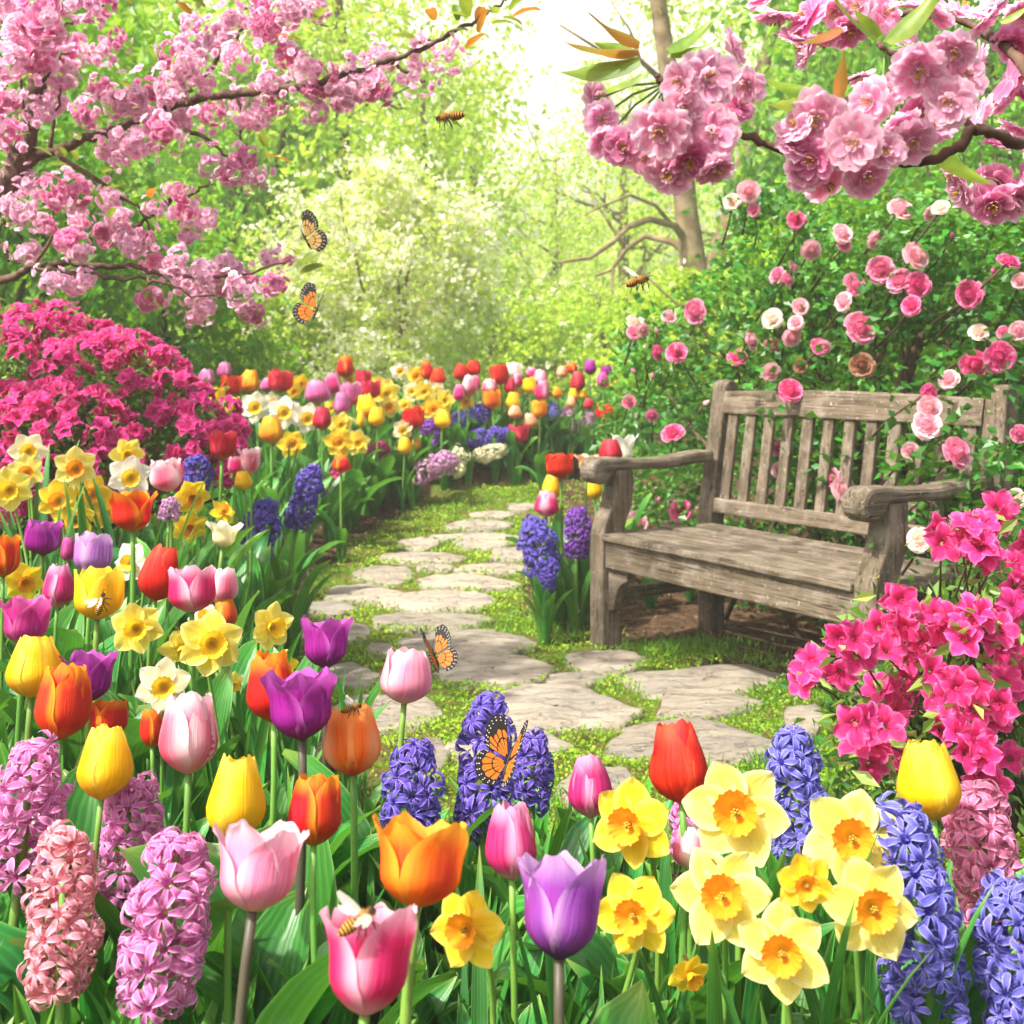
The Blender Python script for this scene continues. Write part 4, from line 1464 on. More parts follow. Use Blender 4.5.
for row in [
    (198, 370, 214, 386, 'mauve', 'c', 'small mauve tulip, leftmost of those showing above the azalea tip'),
    (217, 363, 231, 379, 'mauve', 'c', 'mauve tulip standing highest at the left end of the far bed'),
    (221, 376, 240, 396, 'red', 'o', 'red tulip just below the highest mauve one at the far left'),
    (240, 371, 259, 393, 'gold', 'c', 'golden orange tulip right of the far left red one'),
    (268, 371, 291, 393, 'crimson', 'o', 'broad crimson tulip above the white daffodils'),
    (176, 372, 191, 393, 'mauve', 'c', 'dusky mauve tulip rising out of the azalea edge'),
    (260, 379, 272, 393, 'mauve', 'c', 'pale mauve tulip tucked beside the broad crimson one'),
    (209, 388, 224, 406, 'yellow', 'o', 'yellow tulip at the upper right edge of the azalea'),
    (220, 398, 240, 419, 'yellow', 'v', 'open yellow tulip left of the white daffodils'),
    (260, 418, 283, 444, 'gold', 'c', 'large orange yellow tulip beneath the white daffodils'),
    (306, 382, 331, 404, 'mauve', 'c', 'rosy mauve tulip right of the small yellow daffodil in the far bed'),
    (313, 408, 331, 430, 'crimson', 'c', 'dark rose tulip touching the rightmost white daffodil'),
    (337, 357, 354, 378, 'redorange', 'c', 'orange red tulip standing highest near the far white flowering shrub'),
    (325, 374, 342, 395, 'magentapink', 'c', 'pink tulip diagonally below the highest orange red one'),
    (356, 371, 371, 387, 'crimson', 'o', 'small crimson tulip right of the highest orange red one'),
    (341, 383, 361, 406, 'mauve', 'o', 'wide mauve pink tulip in the middle of the far left cluster'),
    (360, 381, 380, 399, 'crimson', 'o', 'rosy red tulip above the round yellow one'),
    (358, 396, 378, 418, 'yellow', 'c', 'round yellow tulip in the middle of the far left cluster'),
    (369, 408, 385, 427, 'yellow', 'c', 'yellow tulip leaning out right of the round one'),
    (356, 412, 365, 428, 'yellow', 'c', 'narrow yellow tulip on the left below the round one'),
    (334, 394, 350, 416, 'mauve', 'c', 'mauve pink tulip left of the round yellow one'),
    (331, 453, 351, 473, 'redorange', 'c', 'orange tulip beneath the three yellow daffodils'),
    (404, 408, 425, 429, 'red', 'o', 'red tulip surrounded by pale yellow daffodils'),
    (434, 411, 450, 429, 'yellow', 'c', 'pale yellow tulip right of the red one among daffodils'),
    (397, 436, 412, 455, 'yellow', 'c', 'yellow tulip hanging low under the pale daffodils'),
    (411, 436, 421, 451, 'gold', 'c', 'slim yellow tulip next to the low yellow one'),
    (422, 362, 434, 380, 'redorange', 'c', 'slim orange tulip beside the far white daffodil'),
    (431, 369, 446, 386, 'red', 'c', 'red tulip right of the slim orange one'),
    (454, 365, 468, 381, 'red', 'c', 'left one of two round red tulips standing high in the far bed'),
    (467, 361, 481, 376, 'red', 'c', 'right one of two round red tulips standing high in the far bed'),
    (453, 385, 465, 402, 'magentapink', 'c', 'magenta tulip left of the pale pink one in the far bed'),
    (461, 376, 477, 396, 'pinkwhite', 'c', 'pale pink tulip between two magenta ones'),
    (474, 376, 481, 390, 'magentapink', 'c', 'narrow magenta tulip right of the pale pink one'),
    (482, 380, 498, 394, 'pinkwhite', 'c', 'blush tulip just above a far orange one'),
    (484, 391, 501, 409, 'orange', 'o', 'orange tulip beneath the blush one in the far bed'),
    (492, 366, 510, 385, 'red', 'o', 'broad red tulip left of the far white one'),
    (504, 379, 515, 394, 'crimson', 'c', 'rose red tulip under the far white one'),
    (512, 374, 522, 388, 'hotpink', 'c', 'pink tulip overlapping the foot of the far white one'),
    (507, 363, 522, 378, 'white', 'o', 'white tulip standing high in the middle of the far bed'),
    (525, 368, 537, 380, 'hotpink', 'c', 'pink tulip right of the far white one'),
    (534, 381, 549, 402, 'hotpink', 'c', 'tall pink tulip left of the peach and orange ones far away'),
    (533, 371, 547, 386, 'palepink', 'c', 'light pink tulip above the tall pink one'),
    (524, 378, 536, 394, 'yellow', 'o', 'yellow tulip between the far pink ones'),
    (506, 393, 520, 410, 'yellow', 'c', 'yellow tulip on top of a peach one'),
    (508, 406, 521, 419, 'peach', 'c', 'peach tulip just under a yellow one'),
    (532, 401, 547, 418, 'gold', 'o', 'golden tulip right of the peach ones'),
    (523, 414, 538, 429, 'peach', 'c', 'low peach tulip above the magenta double one'),
    (508, 425, 528, 444, 'crimson', 'o', 'rounded rose red tulip above the cream hyacinths'),
    (556, 367, 567, 378, 'peach', 'c', 'peach tulip at the back right of the far bed'),
    (566, 363, 578, 373, 'redorange', 'c', 'coral tulip at the back beside the peach one'),
    (570, 373, 585, 392, 'crimson', 'c', 'tall coral red tulip on a long stem near the rose bush'),
    (584, 360, 596, 375, 'purple', 'c', 'plum tulip standing highest left of the rose bush'),
    (601, 366, 612, 376, 'purple', 'o', 'small plum tulip nearest the rose bush'),
    (597, 373, 609, 388, 'magenta', 'c', 'magenta tulip below the small plum ones'),
    (608, 380, 622, 391, 'yellow', 'w', 'pale yellow open tulip right of the magenta one far away'),
    (583, 399, 593, 410, 'crimson', 'c', 'small rose red tulip right of the pink hyacinths in the far bed'),
    (597, 405, 614, 421, 'red', 'o', 'bright red tulip at the right end of the far bed'),
    (567, 397, 576, 408, 'peach', 'c', 'tiny peach tulip behind the far pink hyacinths'),
    (553, 387, 562, 399, 'gold', 'c', 'tiny golden tulip on the left of three far yellow ones'),
    (568, 389, 578, 401, 'yellow', 'c', 'tiny yellow tulip in the middle of three far yellow ones'),
    (578, 391, 587, 399, 'yellow', 'o', 'tiny yellow tulip on the right of three far yellow ones'),
]:
    tulip(*row[:6], row[6], None, G3, nl=3)

for row in [
    (546, 452, 575, 478, 'red', 'o', 'red tulip left of the bench arm', 4.35),
    (573, 453, 600, 474, 'peach', 'w', 'open peach tulip behind the scrolled end of the bench arm', 4.45),
    (598, 438, 623, 464, 'crimson', 'c', 'coral pink tulip seen just above the bench arm', 4.7),
    (610, 432, 640, 464, 'white', 'w', 'large white open tulip behind the coral one above the bench arm', 4.9),
    (540, 474, 561, 500, 'yellow', 'c', 'yellow tulip behind the pink one left of the bench', 4.45),
    (533, 490, 559, 517, 'hotpink', 'c', 'pink tulip on a leaning stem left of the bench', 4.3),
    (586, 476, 604, 500, 'yellow', 'c', 'yellow tulip behind the bench leg under the arm', 4.75),
    (603, 456, 620, 474, 'yellow', 'c', 'pale yellow tulip half hidden behind the bench arm', 5.0),
]:
    tulip(*row[:6], row[6], row[7], 'tulips beside the bench', nl=4)

# ------------------------------------------------------------------ daffodils
GA, GB, GC = 'big daffodils at the front right', 'daffodils of the left bed', 'daffodils of the far bed'
for row in [
    (736, 812, 104, 'pale', -3, 4, 'pale yellow daffodil with orange cup beside the tall scarlet tulip', None, GA),
    (723, 896, 98, 'pale', -4, 2, 'pale yellow daffodil with orange cup in the middle left of the big group', None, GA),
    (852, 838, 96, 'pale', 4, 6, 'pale yellow daffodil with orange cup, topmost on the right of the big group', None, GA),
    (872, 908, 97, 'pale', 16, 10, 'pale yellow daffodil turned to the right beside the blue violet hyacinth', None, GA),
    (782, 952, 94, 'pale', -2, 14, 'lowest pale yellow daffodil with orange cup nodding at the bottom', None, GA),
    (630, 824, 86, 'deep', -24, 12, 'yellow daffodil turned left beneath the scarlet tulip', None, GA),
    (634, 915, 82, 'deep', -14, 12, 'yellow daffodil with orange cup right of the large violet tulip', None, GA),
    (466, 929, 80, 'deep', -26, 12, 'single golden daffodil turned left beside the large violet tulip', .99, GA),
    (806, 884, 60, 'deep', 10, 20, 'yellow daffodil mostly hidden behind the big ones', 1.02, GA),
    (690, 975, 44, 'gold', 30, 40, 'small yellow daffodil deep among the leaves at the bottom', 1.1, GA),
    (136, 628, 52, 'lemon', -5, 8, 'lemon yellow daffodil below the red tulip at the left', None, GB),
    (211, 643, 65, 'lemon', 8, 6, 'large pale lemon daffodil above the white edged pink tulip', None, GB),
    (271, 627, 48, 'lemon', 34, 8, 'lemon daffodil turned right at the edge of the path', None, GB),
    (163, 686, 54, 'whitepale', 0, 10, 'creamy white daffodil with yellow cup above the pink tulip', None, GB),
    (182, 648, 44, 'lemon', 10, 40, 'yellow daffodil seen from above behind the large lemon one', None, GB),
    (25, 582, 40, 'gold', 5, 15, 'golden daffodil with orange cup at the left edge', None, GB),
    (131, 562, 40, 'white', -35, 5, 'white daffodil half hidden by the red tulip', None, GB),
    (204, 618, 32, 'whitepale', 0, -30, 'white daffodil peeping out above the large lemon one', None, GB),
    (282, 668, 36, 'gold', 20, 20, 'yellow daffodil behind the red orange tulip by the path', None, GB),
    (232, 684, 26, 'lemon', 20, 30, 'small yellow daffodil bloom between tall leaves', None, GB),
    (28, 451, 38, 'whitepale', 0, 6, 'pale daffodil, upper one of the pair in front of the azalea at far left', 2.95, GB),
    (26, 472, 36, 'pale', -4, 10, 'pale daffodil directly beneath the upper one at far left', 2.85, GB),
    (9, 489, 46, 'lemon', -6, 8, 'lemon daffodil cut by the left edge below the azalea', None, GB),
    (75, 468, 42, 'pale', 0, 6, 'yellow daffodil with orange cup, topmost of the cluster under the azalea', 2.75, GB),
    (58, 500, 42, 'deep', -6, 8, 'yellow daffodil on the left of the cluster under the azalea', None, GB),
    (92, 494, 40, 'deep', 8, 10, 'yellow daffodil on the right of the cluster under the azalea', None, GB),
    (75, 519, 38, 'deep', 0, 10, 'lowest yellow daffodil of the cluster under the azalea', None, GB),
    (103, 512, 34, 'gold', 14, 20, 'golden daffodil tucked behind the right of the cluster', None, GB),
    (127, 454, 34, 'lemon', 10, 16, 'lemon daffodil above the white one in front of the azalea', 2.95, GB),
    (130, 477, 44, 'white', 4, 8, 'white daffodil with yellow cup above the flame red tulip', 2.8, GB),
    (192, 497, 38, 'gold', 12, 24, 'golden daffodil nodding beside the dark blue hyacinth', None, GB),
    (190, 527, 36, 'gold', 0, 24, 'golden daffodil left of the ragged cream tulip', None, GB),
    (223, 512, 28, 'gold', 30, -20, 'golden daffodil opening upwards above the ragged cream tulip', 3.0, GB),
    (255, 407, 28, 'white', -5, 4, 'left one of the three white daffodils in the far bed', None, GC),
    (284, 412, 29, 'white', 0, 4, 'middle one of the three white daffodils in the far bed', None, GC),
    (307, 418, 28, 'white', 5, 4, 'right one of the three white daffodils in the far bed', None, GC),
    (272, 402, 18, 'white', 10, 4, 'white daffodil half hidden between the left and middle white ones', None, GC),
    (292, 444, 25, 'deep', 0, 4, 'single yellow daffodil below the white ones', None, GC),
    (301, 383, 17, 'gold', 20, 10, 'small yellow daffodil above the white ones', None, GC),
    (294, 391, 15, 'gold', 0, 10, 'small golden daffodil right above the middle white one', None, GC),
    (339, 442, 27, 'deep', -6, 6, 'yellow daffodil on the left of a group of three in the far bed', None, GC),
    (357, 442, 24, 'lemon', 6, 6, 'yellow daffodil on the right of a group of three in the far bed', None, GC),
    (341, 424, 22, 'lemon', 0, 6, 'pale yellow daffodil on top of a group of three in the far bed', None, GC),
    (331, 408, 14, 'lemon', 0, 6, 'tiny pale daffodil above the group of three', None, GC),
    (386, 393, 26, 'lemon', 0, 4, 'large pale yellow daffodil right of the rosy red tulip', None, GC),
    (389, 407, 20, 'pale', 4, 8, 'pale yellow daffodil right beneath the large pale one', None, GC),
    (400, 371, 17, 'white', 0, 4, 'white daffodil standing high before the white flowering shrub', None, GC),
    (416, 376, 18, 'deep', 0, 4, 'yellow daffodil right of the high white one', None, GC),
    (412, 391, 18, 'whitepale', -4, 4, 'cream daffodil left of the yellow ones above the red tulip', None, GC),
    (424, 391, 19, 'lemon', 4, 4, 'lemon daffodil right of the cream one', None, GC),
    (433, 409, 22, 'deep', 0, 8, 'yellow daffodil right of the red tulip', None, GC),
    (444, 400, 20, 'lemon', 6, 6, 'lemon daffodil at the right of the far daffodil cluster', None, GC),
    (437, 391, 17, 'whitepale', 4, 4, 'cream daffodil at the top right of the far daffodil cluster', None, GC),
    (403, 430, 19, 'whitepale', -4, 8, 'pale daffodil left below the red tulip', None, GC),
    (405, 405, 15, 'lemon', -6, 6, 'tiny yellow daffodil left of the red tulip', None, GC),
    (466, 402, 15, 'gold', 0, 8, 'small golden daffodil beneath the magenta tulips', None, GC),
    (350, 380, 15, 'lemon', 0, 6, 'tiny lemon daffodil between the mauve and crimson tulips', None, GC),
    (378, 383, 15, 'lemon', 0, 6, 'tiny lemon daffodil behind the rosy red tulip', None, GC),
    (515, 392, 12, 'gold', 0, 6, 'tiny golden daffodil behind the far yellow tulip', None, GC),
]:
    daffodil(*row[:7], row[7], row[8])

# ------------------------------------------------------------------ hyacinths
HA, HB = 'hyacinths of the near bed', 'hyacinths of the far beds'
HYA = {}
for key, row in {
    'edge': (-22, 752, 57, 888, 'orchid', 'orchid pink hyacinth cut by the left edge', 0, None, HA),
    'salmon': (22, 840, 100, 990, 'salmon', 'salmon pink hyacinth at the lower left', 0, None, HA),
    'orchid_back': (82, 788, 156, 915, 'orchid', 'orchid pink hyacinth behind the salmon one', 0, None, HA),
    'orchid': (110, 846, 202, 1006, 'orchid', 'largest orchid pink hyacinth at the bottom left', 0, None, HA),
    'violet_left': (380, 750, 443, 838, 'violet', 'short violet hyacinth above the open orange tulip', 0, None, HA),
    'violet': (452, 704, 514, 832, 'violet', 'tall violet hyacinth with a butterfly on it', 0, None, HA),
    'violet_right': (508, 740, 556, 810, 'violet', 'loose violet hyacinth right of the butterfly', 0, None, HA),
    'blue_mid': (769, 737, 832, 858, 'blue', 'blue violet hyacinth standing behind the big daffodils', 0, None, HA),
    'blue_right': (888, 824, 976, 1024, 'blue', 'long blue violet hyacinth right of the big daffodils', 0, None, HA),
    'pink_right': (954, 795, 1034, 935, 'pink', 'pink hyacinth at the right edge', 0, None, HA),
    'blue_edge': (984, 894, 1064, 1036, 'blue', 'blue violet hyacinth in the bottom right corner', 0, None, HA),
    'pink_hid': (668, 800, 712, 862, 'orchid', 'orchid pink hyacinth hidden behind the scarlet tulip stem', 0, None, HA),
    'darkblue': (183, 456, 212, 490, 'deepblue', 'small dark blue hyacinth beside the soft pink tulip', 0, 3.2, HB),
    'blue_bed': (238, 501, 275, 557, 'deepblue', 'violet blue hyacinth above the soil at the path edge', 8, 3.6, HB),
    'blue_tilt': (281, 467, 313, 527, 'deepblue', 'violet blue hyacinth tilted to the right among long leaves', 14, 3.9, HB),
    'lilac_small': (158, 498, 180, 520, 'lilac', 'small pale pink hyacinth behind the flame red tulip', 0, 2.9, HB),
    'magenta': (354, 444, 384, 463, 'magenta', 'magenta hyacinth lying sideways below the yellow daffodils', 75, None, HB),
    'rose': (323, 470, 345, 493, 'magenta', 'small rose red hyacinth right of the tilted blue one', 20, None, HB),
    'purple_far': (421, 421, 441, 448, 'purple', 'light purple hyacinth beside the pale yellow tulip', 0, None, HB),
    'blue_lean': (447, 412, 486, 434, 'deepblue', 'upper one of two violet blue hyacinths lying sideways', 68, None, HB),
    'blue_lean2': (459, 430, 504, 449, 'deepblue', 'lower one of two violet blue hyacinths lying sideways', 80, None, HB),
    'lilac': (412, 456, 450, 483, 'lilac', 'lilac pink hyacinth leaning over the path edge', 68, 6.2, HB),
    'cream1': (436, 446, 463, 471, 'cream', 'cream hyacinth touching the lilac pink one', 30, None, HB),
    'cream2': (470, 447, 501, 464, 'cream', 'cream hyacinth lying sideways above the path', 72, None, HB),
    'cream3': (494, 458, 515, 490, 'cream', 'cream hyacinth drooping right above the path', 10, 6.95, HB),
    'slate': (546, 403, 561, 430, 'blue', 'dull blue hyacinth left of the two pink ones far away', 0, None, HB),
    'pink_far': (560, 407, 576, 436, 'lilac', 'left one of two pink hyacinths in the far bed', 0, None, HB),
    'pink_far2': (577, 412, 592, 442, 'lilac', 'right one of two pink hyacinths in the far bed', 10, None, HB),
    'bench_purple': (563, 508, 590, 556, 'purple', 'deep purple hyacinth beside the bench leg', 4, 4.25, HB),
    'bench_blue': (524, 520, 562, 572, 'deepblue', 'violet blue hyacinth leaning over the path by the bench', -8, 4.15, HB),
    'bench_small': (536, 560, 556, 590, 'deepblue', 'small blue hyacinth low at the path edge by the bench', 10, 4.1, HB),
}.items():
    HYA[key] = hyacinth(*row)


# ------------------------------------------------------------------ the mass of strap leaves between the flowers
def bulb_foliage():
    rg = np.random.default_rng(78)
    pts = []
    # left and far beds
    n = 5200
    y = 1.15 + 7.0 * rg.random(n) ** 1.1
    x = rg.uniform(-3.2, 1.5, n)
    d = np.interp(y, _MY, _MX) - x
    k = (d > .12) & (d < 2.4) & (x > -.5 * y - .2)
    pts.append((x[k], y[k]))
    n = 420
    x, y = rg.uniform(-.6, .75, n), rg.uniform(.75, 1.75, n)
    k = (x / y < .5)
    pts.append((x[k], y[k]))
    x, y = rg.uniform(-.25, .55, 170), rg.uniform(1.6, 2.15, 170)
    pts.append((x, y))
    x, y = np.concatenate([p[0] for p in pts]), np.concatenate([p[1] for p in pts])
    z = ground(x, y) - .01
    mb_v, mb_q, mb_u, o = [], [], [], 0
    lib = [leaf_blade(1, rg.uniform(.03, .05), rg.uniform(.15, .8), .35, rg, 0, 7)[:, ::2] for _ in range(12)]
    lib += [leaf_blade(1, rg.uniform(.12, .2), rg.uniform(.5, 1.3), .5, rg, .08, 7)[:, ::2] for _ in range(5)]
    uu, vv = np.meshgrid([0, .5, 1], np.linspace(0, 1, 7))
    UV = np.stack([uu, vv], -1).reshape(-1, 2)
    q = np.array([(i * 3 + j, i * 3 + j + 1, i * 3 + j + 4, i * 3 + j + 3) for i in range(6) for j in range(2)])
    HC, HR = np.array([list(h[0]) for h in HEADS]), np.array([h[1] for h in HEADS])
    for a, b, c in zip(x, y, z):
        near = b < 2.4
        for _ in range(2 if not near else 3):
            P = lib[rg.integers(len(lib))].reshape(-1, 3)
            th = rg.uniform(0, 6.283)
            s = (rg.uniform(.22, .36) if not near else rg.uniform(.2, .32)) * (.62 if 1.6 < b < 2.2 and a > -.3 else 1)
            ca, sa = math.cos(th), math.sin(th)
            V = (P * s) @ np.array([[ca, sa, 0], [-sa, ca, 0], [0, 0, 1]]) + [a + rg.normal() * .015, b + rg.normal() * .015, c]
            if (np.linalg.norm(V[:, None] - HC[None], axis=2) < HR[None]).any():
                continue
            mb_v.append(V)
            mb_q.append(q + o)
            mb_u.append(UV)
            o += len(V)
    m = leaf_mat('bed_leaf', '#2a6c2c', '#519a36', .28, .4, 'island', 4, .3, tint='#78bb30')
    me = np_mesh('bulb_foliage', np.concatenate(mb_v), np.concatenate(mb_q), np.concatenate(mb_u), m, smooth=True)
    tag(put('bulb_foliage', me), kind='stuff')


bulb_foliage()


def leaf_clumps():
    """Tulips without a flower: the broad leaves that hang over the path's edge."""
    for px, py, L in [(690, 600, .24), (722, 592, .22), (760, 600, .26), (800, 603, .24), (832, 610, .26), (650, 608, .24), (664, 586, .28), (745, 585, .3), (865, 605, .28), (300, 560, .36), (330, 545, .4), (350, 530, .4), (372, 515, .36), (395, 500, .36), (420, 492, .34), (445, 486, .34), (470, 482, .32), (500, 480, .36), (525, 476, .34), (555, 478, .34), (290, 600, .36), (262, 625, .34), (355, 500, .4), (390, 480, .36), (430, 476, .36), (545, 462, .3), (575, 600, .3), (560, 615, .26)]:
        p = at_ground(px, py)
        rg = np.random.default_rng(px * 3 + py)
        t = empty('tulip_plant', p - Vector((0, 0, .01)), ('tulip plant without a flower, low green leaves seen beneath the bench' if px > 600 else 'tulip plant without a flower, broad green leaves hanging over the edge of the path'), 'tulip plant', ('flowerless tulip plants beneath the bench' if px > 600 else 'flowerless tulip plants along the path'))
        for k in range(6):
            a = rg.uniform(0, 6.283) if k > 1 else rg.uniform(-1.9, -.6)
            s = L * rg.uniform(.7, 1.1)
            put('leaf', TLEAF[rg.integers(len(TLEAF))], t, (math.cos(a) * .015, math.sin(a) * .015, 0), (0, rg.uniform(0, .35), a), (s, s * 1.2, s))


leaf_clumps()
# ------------------------------------------------------------------ azaleas
m_twig = plain_mat('twig', '#5a4636', .8, 0, 30, '#3c2e24')
m_azleaf = leaf_mat('azalea_leaf', '#3a6a24', '#6f9a3a', .3, .45, val=.35, tint='#b0cc50')
m_azleaf_young = leaf_mat('young_azalea_leaf', '#6f9a40', '#98b458', .32, .45, val=.25, tint='#bccf60')
AZ = {'right': petal_mat('azalea_pink', '#ec3a8c', '#f372b2', '#c41660', '#dc2678', .5, .38, rough=.6),
      'left': petal_mat('azalea_magenta', '#e2348e', '#f070b4', '#bc1864', '#cc2076', .5, .38, rough=.65)}


def azalea_floret(mb, M, s, rg, mat=0, nv=5, stam=True):
    """Five wavy lobes spreading from a short funnel, with long curved stamens."""
    for i in range(5):
        v = np.linspace(0, 1, nv)[:, None]
        u = np.linspace(-1, 1, 5)[None, :]
        wv = .08 + .345 * np.sin(np.pi * np.clip(v * .8 + .12, 0, 1)) ** .9
        wv = np.where(v > .98, wv * .62, wv)
        r = .10 + .92 * v ** 1.15
        x = r + 0 * u - .05 * u ** 2
        y = u * wv
        op = rg.uniform(.75, 1.1)
        z = .55 * np.sin(np.minimum(v * 1.9, 1.57)) * (1.25 - .5 * op) - .22 * op * v ** 3 + .09 * u ** 2 * v - .05 * np.exp(-(u / .2) ** 2) * v + .085 * np.sin(u * 5 + rg.uniform(0, 6)) * v + .04 * np.sin(u * 9 + v * 5) * v
        P = np.stack([x, y, z + 0 * u], -1)
        a = i * 2 * math.pi / 5 + rg.normal() * .07
        ca, sa = math.cos(a), math.sin(a)
        P = P @ np.array([[ca, sa, 0], [-sa, ca, 0], [0, 0, 1]]) * s
        W = (np.c_[P.reshape(-1, 3), np.ones(P.size // 3)] @ np.array(M).T)[:, :3].reshape(P.shape)
        mb.grid(W, mat)
    if stam:
        for i in range(5):
            a = rg.uniform(0, 6.28)
            q = [M @ (Vector((0, 0, .1)) * s), M @ (Vector((.12 * math.cos(a), .12 * math.sin(a), .6)) * s), M @ (Vector((.2 * math.cos(a) + .12, .2 * math.sin(a), 1.0)) * s)]
            mb.tube(q, [.014 * s, .012 * s, .02 * s], 4, mat)


def outward(d, rg, j=.35):
    v = Vector(d) + Vector(rg.normal(size=3)) * j
    return v.normalized().to_track_quat('Z', 'Y').to_matrix().to_4x4() @ Matrix.Rotation(rg.uniform(0, 6.28), 4, 'Z')


def blob_points(blobs, n, rg, depth=.0):
    """Points spread over the outside of a union of balls, with the outward direction at each."""
    B = np.array([list(b[0]) for b in blobs])
    R = np.array([b[1] for b in blobs])
    k = rg.choice(len(blobs), n * 3, p=R ** 2 / (R ** 2).sum())
    d = unit(rg.normal(size=(len(k), 3)))
    P = B[k] + d * (R[k] * (1 - depth * rg.random(len(k)) ** .8))[:, None]
    D = np.linalg.norm(P[:, None] - B[None], axis=2) / R[None]
    D[np.arange(len(k)), k] = 9
    ok = D.min(1) > .93 - depth
    return P[ok][:n], d[ok][:n]


def bush_leaves(t, name, blobs, n, size, mat, rg, wid=.55, floor=None, depth=.5):
    P, d = blob_points(blobs, n, rg, depth)
    P = P + rg.normal(size=P.shape) * size * .8
    g = ground(P[:, 0], P[:, 1]) + .02
    k = P[:, 2] > g
    P, d = P[k], d[k]
    A = d * .9 + rg.normal(size=P.shape) * .8 + [0, 0, .15]
    V, Q, U = leaves_np(P - np.array(t.location), A, size, wid, .2, .1, rg)
    return put(name, np_mesh(name, V, Q, U, mat), t)


def twigs(t, root, ends, r, rg):
    mb = MB()
    for e in ends:
        a, b = Vector(root) + Vector((rg.normal() * .05, rg.normal() * .05, 0)), Vector(e)
        pts = [a.lerp(b, s) + Vector(rg.normal(size=3)) * .035 * math.sin(s * 3.1) + Vector((0, 0, .12)) * math.sin(s * 3.1) * (b - a).length for s in np.linspace(0, 1, 7)]
        mb.tube([p - Vector(t.location) for p in pts], [r * (1 - .8 * s) for s in np.linspace(0, 1, 7)], 6)
    return mb.build('branch', m_twig, t)


def azalea_left():
    rg = np.random.default_rng(31)
    D = 3.75
    bl = [(at(45, 420, D + .15), .35), (at(-40, 408, D), .34), (at(115, 420, D), .27), (at(165, 440, D - .1), .19), (at(205, 452, D - .15), .12), (at(80, 366, D + .1), .15),
          (at(20, 368, D + .1), .17), (at(140, 395, D + .05), .15), (at(60, 470, D - .25), .25), (at(130, 470, D - .2), .17), (at(-20, 470, D - .15), .28), (at(195, 425, D), .12), (at(32, 330, D + .15), .06), (at(58, 328, D + .15), .05)]
    b0 = at(40, 400, D)
    t = empty('azalea_bush', (b0.x, b0.y, float(ground(b0.x, b0.y)) - .02), 'large magenta pink azalea bush in full bloom under the cherry branches on the left', 'azalea')
    bush_leaves(t, 'foliage', bl, 9000, .032, m_azleaf, rg, .5, depth=.55)
    bush_leaves(t, 'young_leaves', bl, 700, .032, m_azleaf_young, rg, .5, depth=.1)
    ends = [Vector(c) + Vector(rg.normal(size=3)) * r * .5 for c, r in bl for _ in range(3)]
    twigs(t, t.location, ends, .02, rg)
    # trusses of five to eight flowers
    tr = []
    for i in range(8):
        mb = MB()
        for k in range(int(rg.integers(4, 7))):
            d = unit(rg.normal(size=3) * [.8, .8, .5] + [0, 0, .75])
            azalea_floret(mb, Matrix.Translation(Vector(d) * .030) @ outward(d, rg, .2), .031, rg, 0, 4, k % 2 == 0)
        tr.append(mb.mesh('blossom_truss', AZ['left']))
    P, d = blob_points(bl, 2600, rg, .06)
    # keep those not facing straight away from the path or the ground, spaced out
    keep, sel = [], []
    for p, q in zip(P, d):
        if q[2] < -.55 or p[2] < ground(p[0], p[1]) + .05:
            continue
        nz = math.sin(p[0] * 9 + p[2] * 7) + math.sin(p[2] * 13 - p[1] * 8)
        if nz < -.75:
            continue
        if any((p[0] - k[0]) ** 2 + (p[1] - k[1]) ** 2 + (p[2] - k[2]) ** 2 < .060 ** 2 for k in keep):
            continue
        keep.append(p)
        sel.append((p, q))
    sel.sort(key=lambda s: s[1][1] * 1.0 + s[1][0] * -.25)            # those turned to the path first
    for i, (p, q) in enumerate(sel[:100]):
        put('blossom_truss', tr[i % 8], t, Vector(p) - t.location, outward(Vector(q) * .9 + Vector((0, -.25, .25)), rg, .2), rg.uniform(.85, 1.2))
    mb = MB()
    for p, q in sel[100:330]:
        M = Matrix.Translation(Vector(p) - t.location) @ outward(q, rg, .25)
        for k in range(4):
            e = unit(rg.normal(size=3) * [.8, .8, .5] + [0, 0, .75])
            azalea_floret(mb, M @ Matrix.Translation(Vector(e) * .03) @ outward(e, rg, .2), .031, rg, 0, 4, False)
    tag(mb.build('blossoms', AZ['left'], t), kind='stuff')


azalea_left()


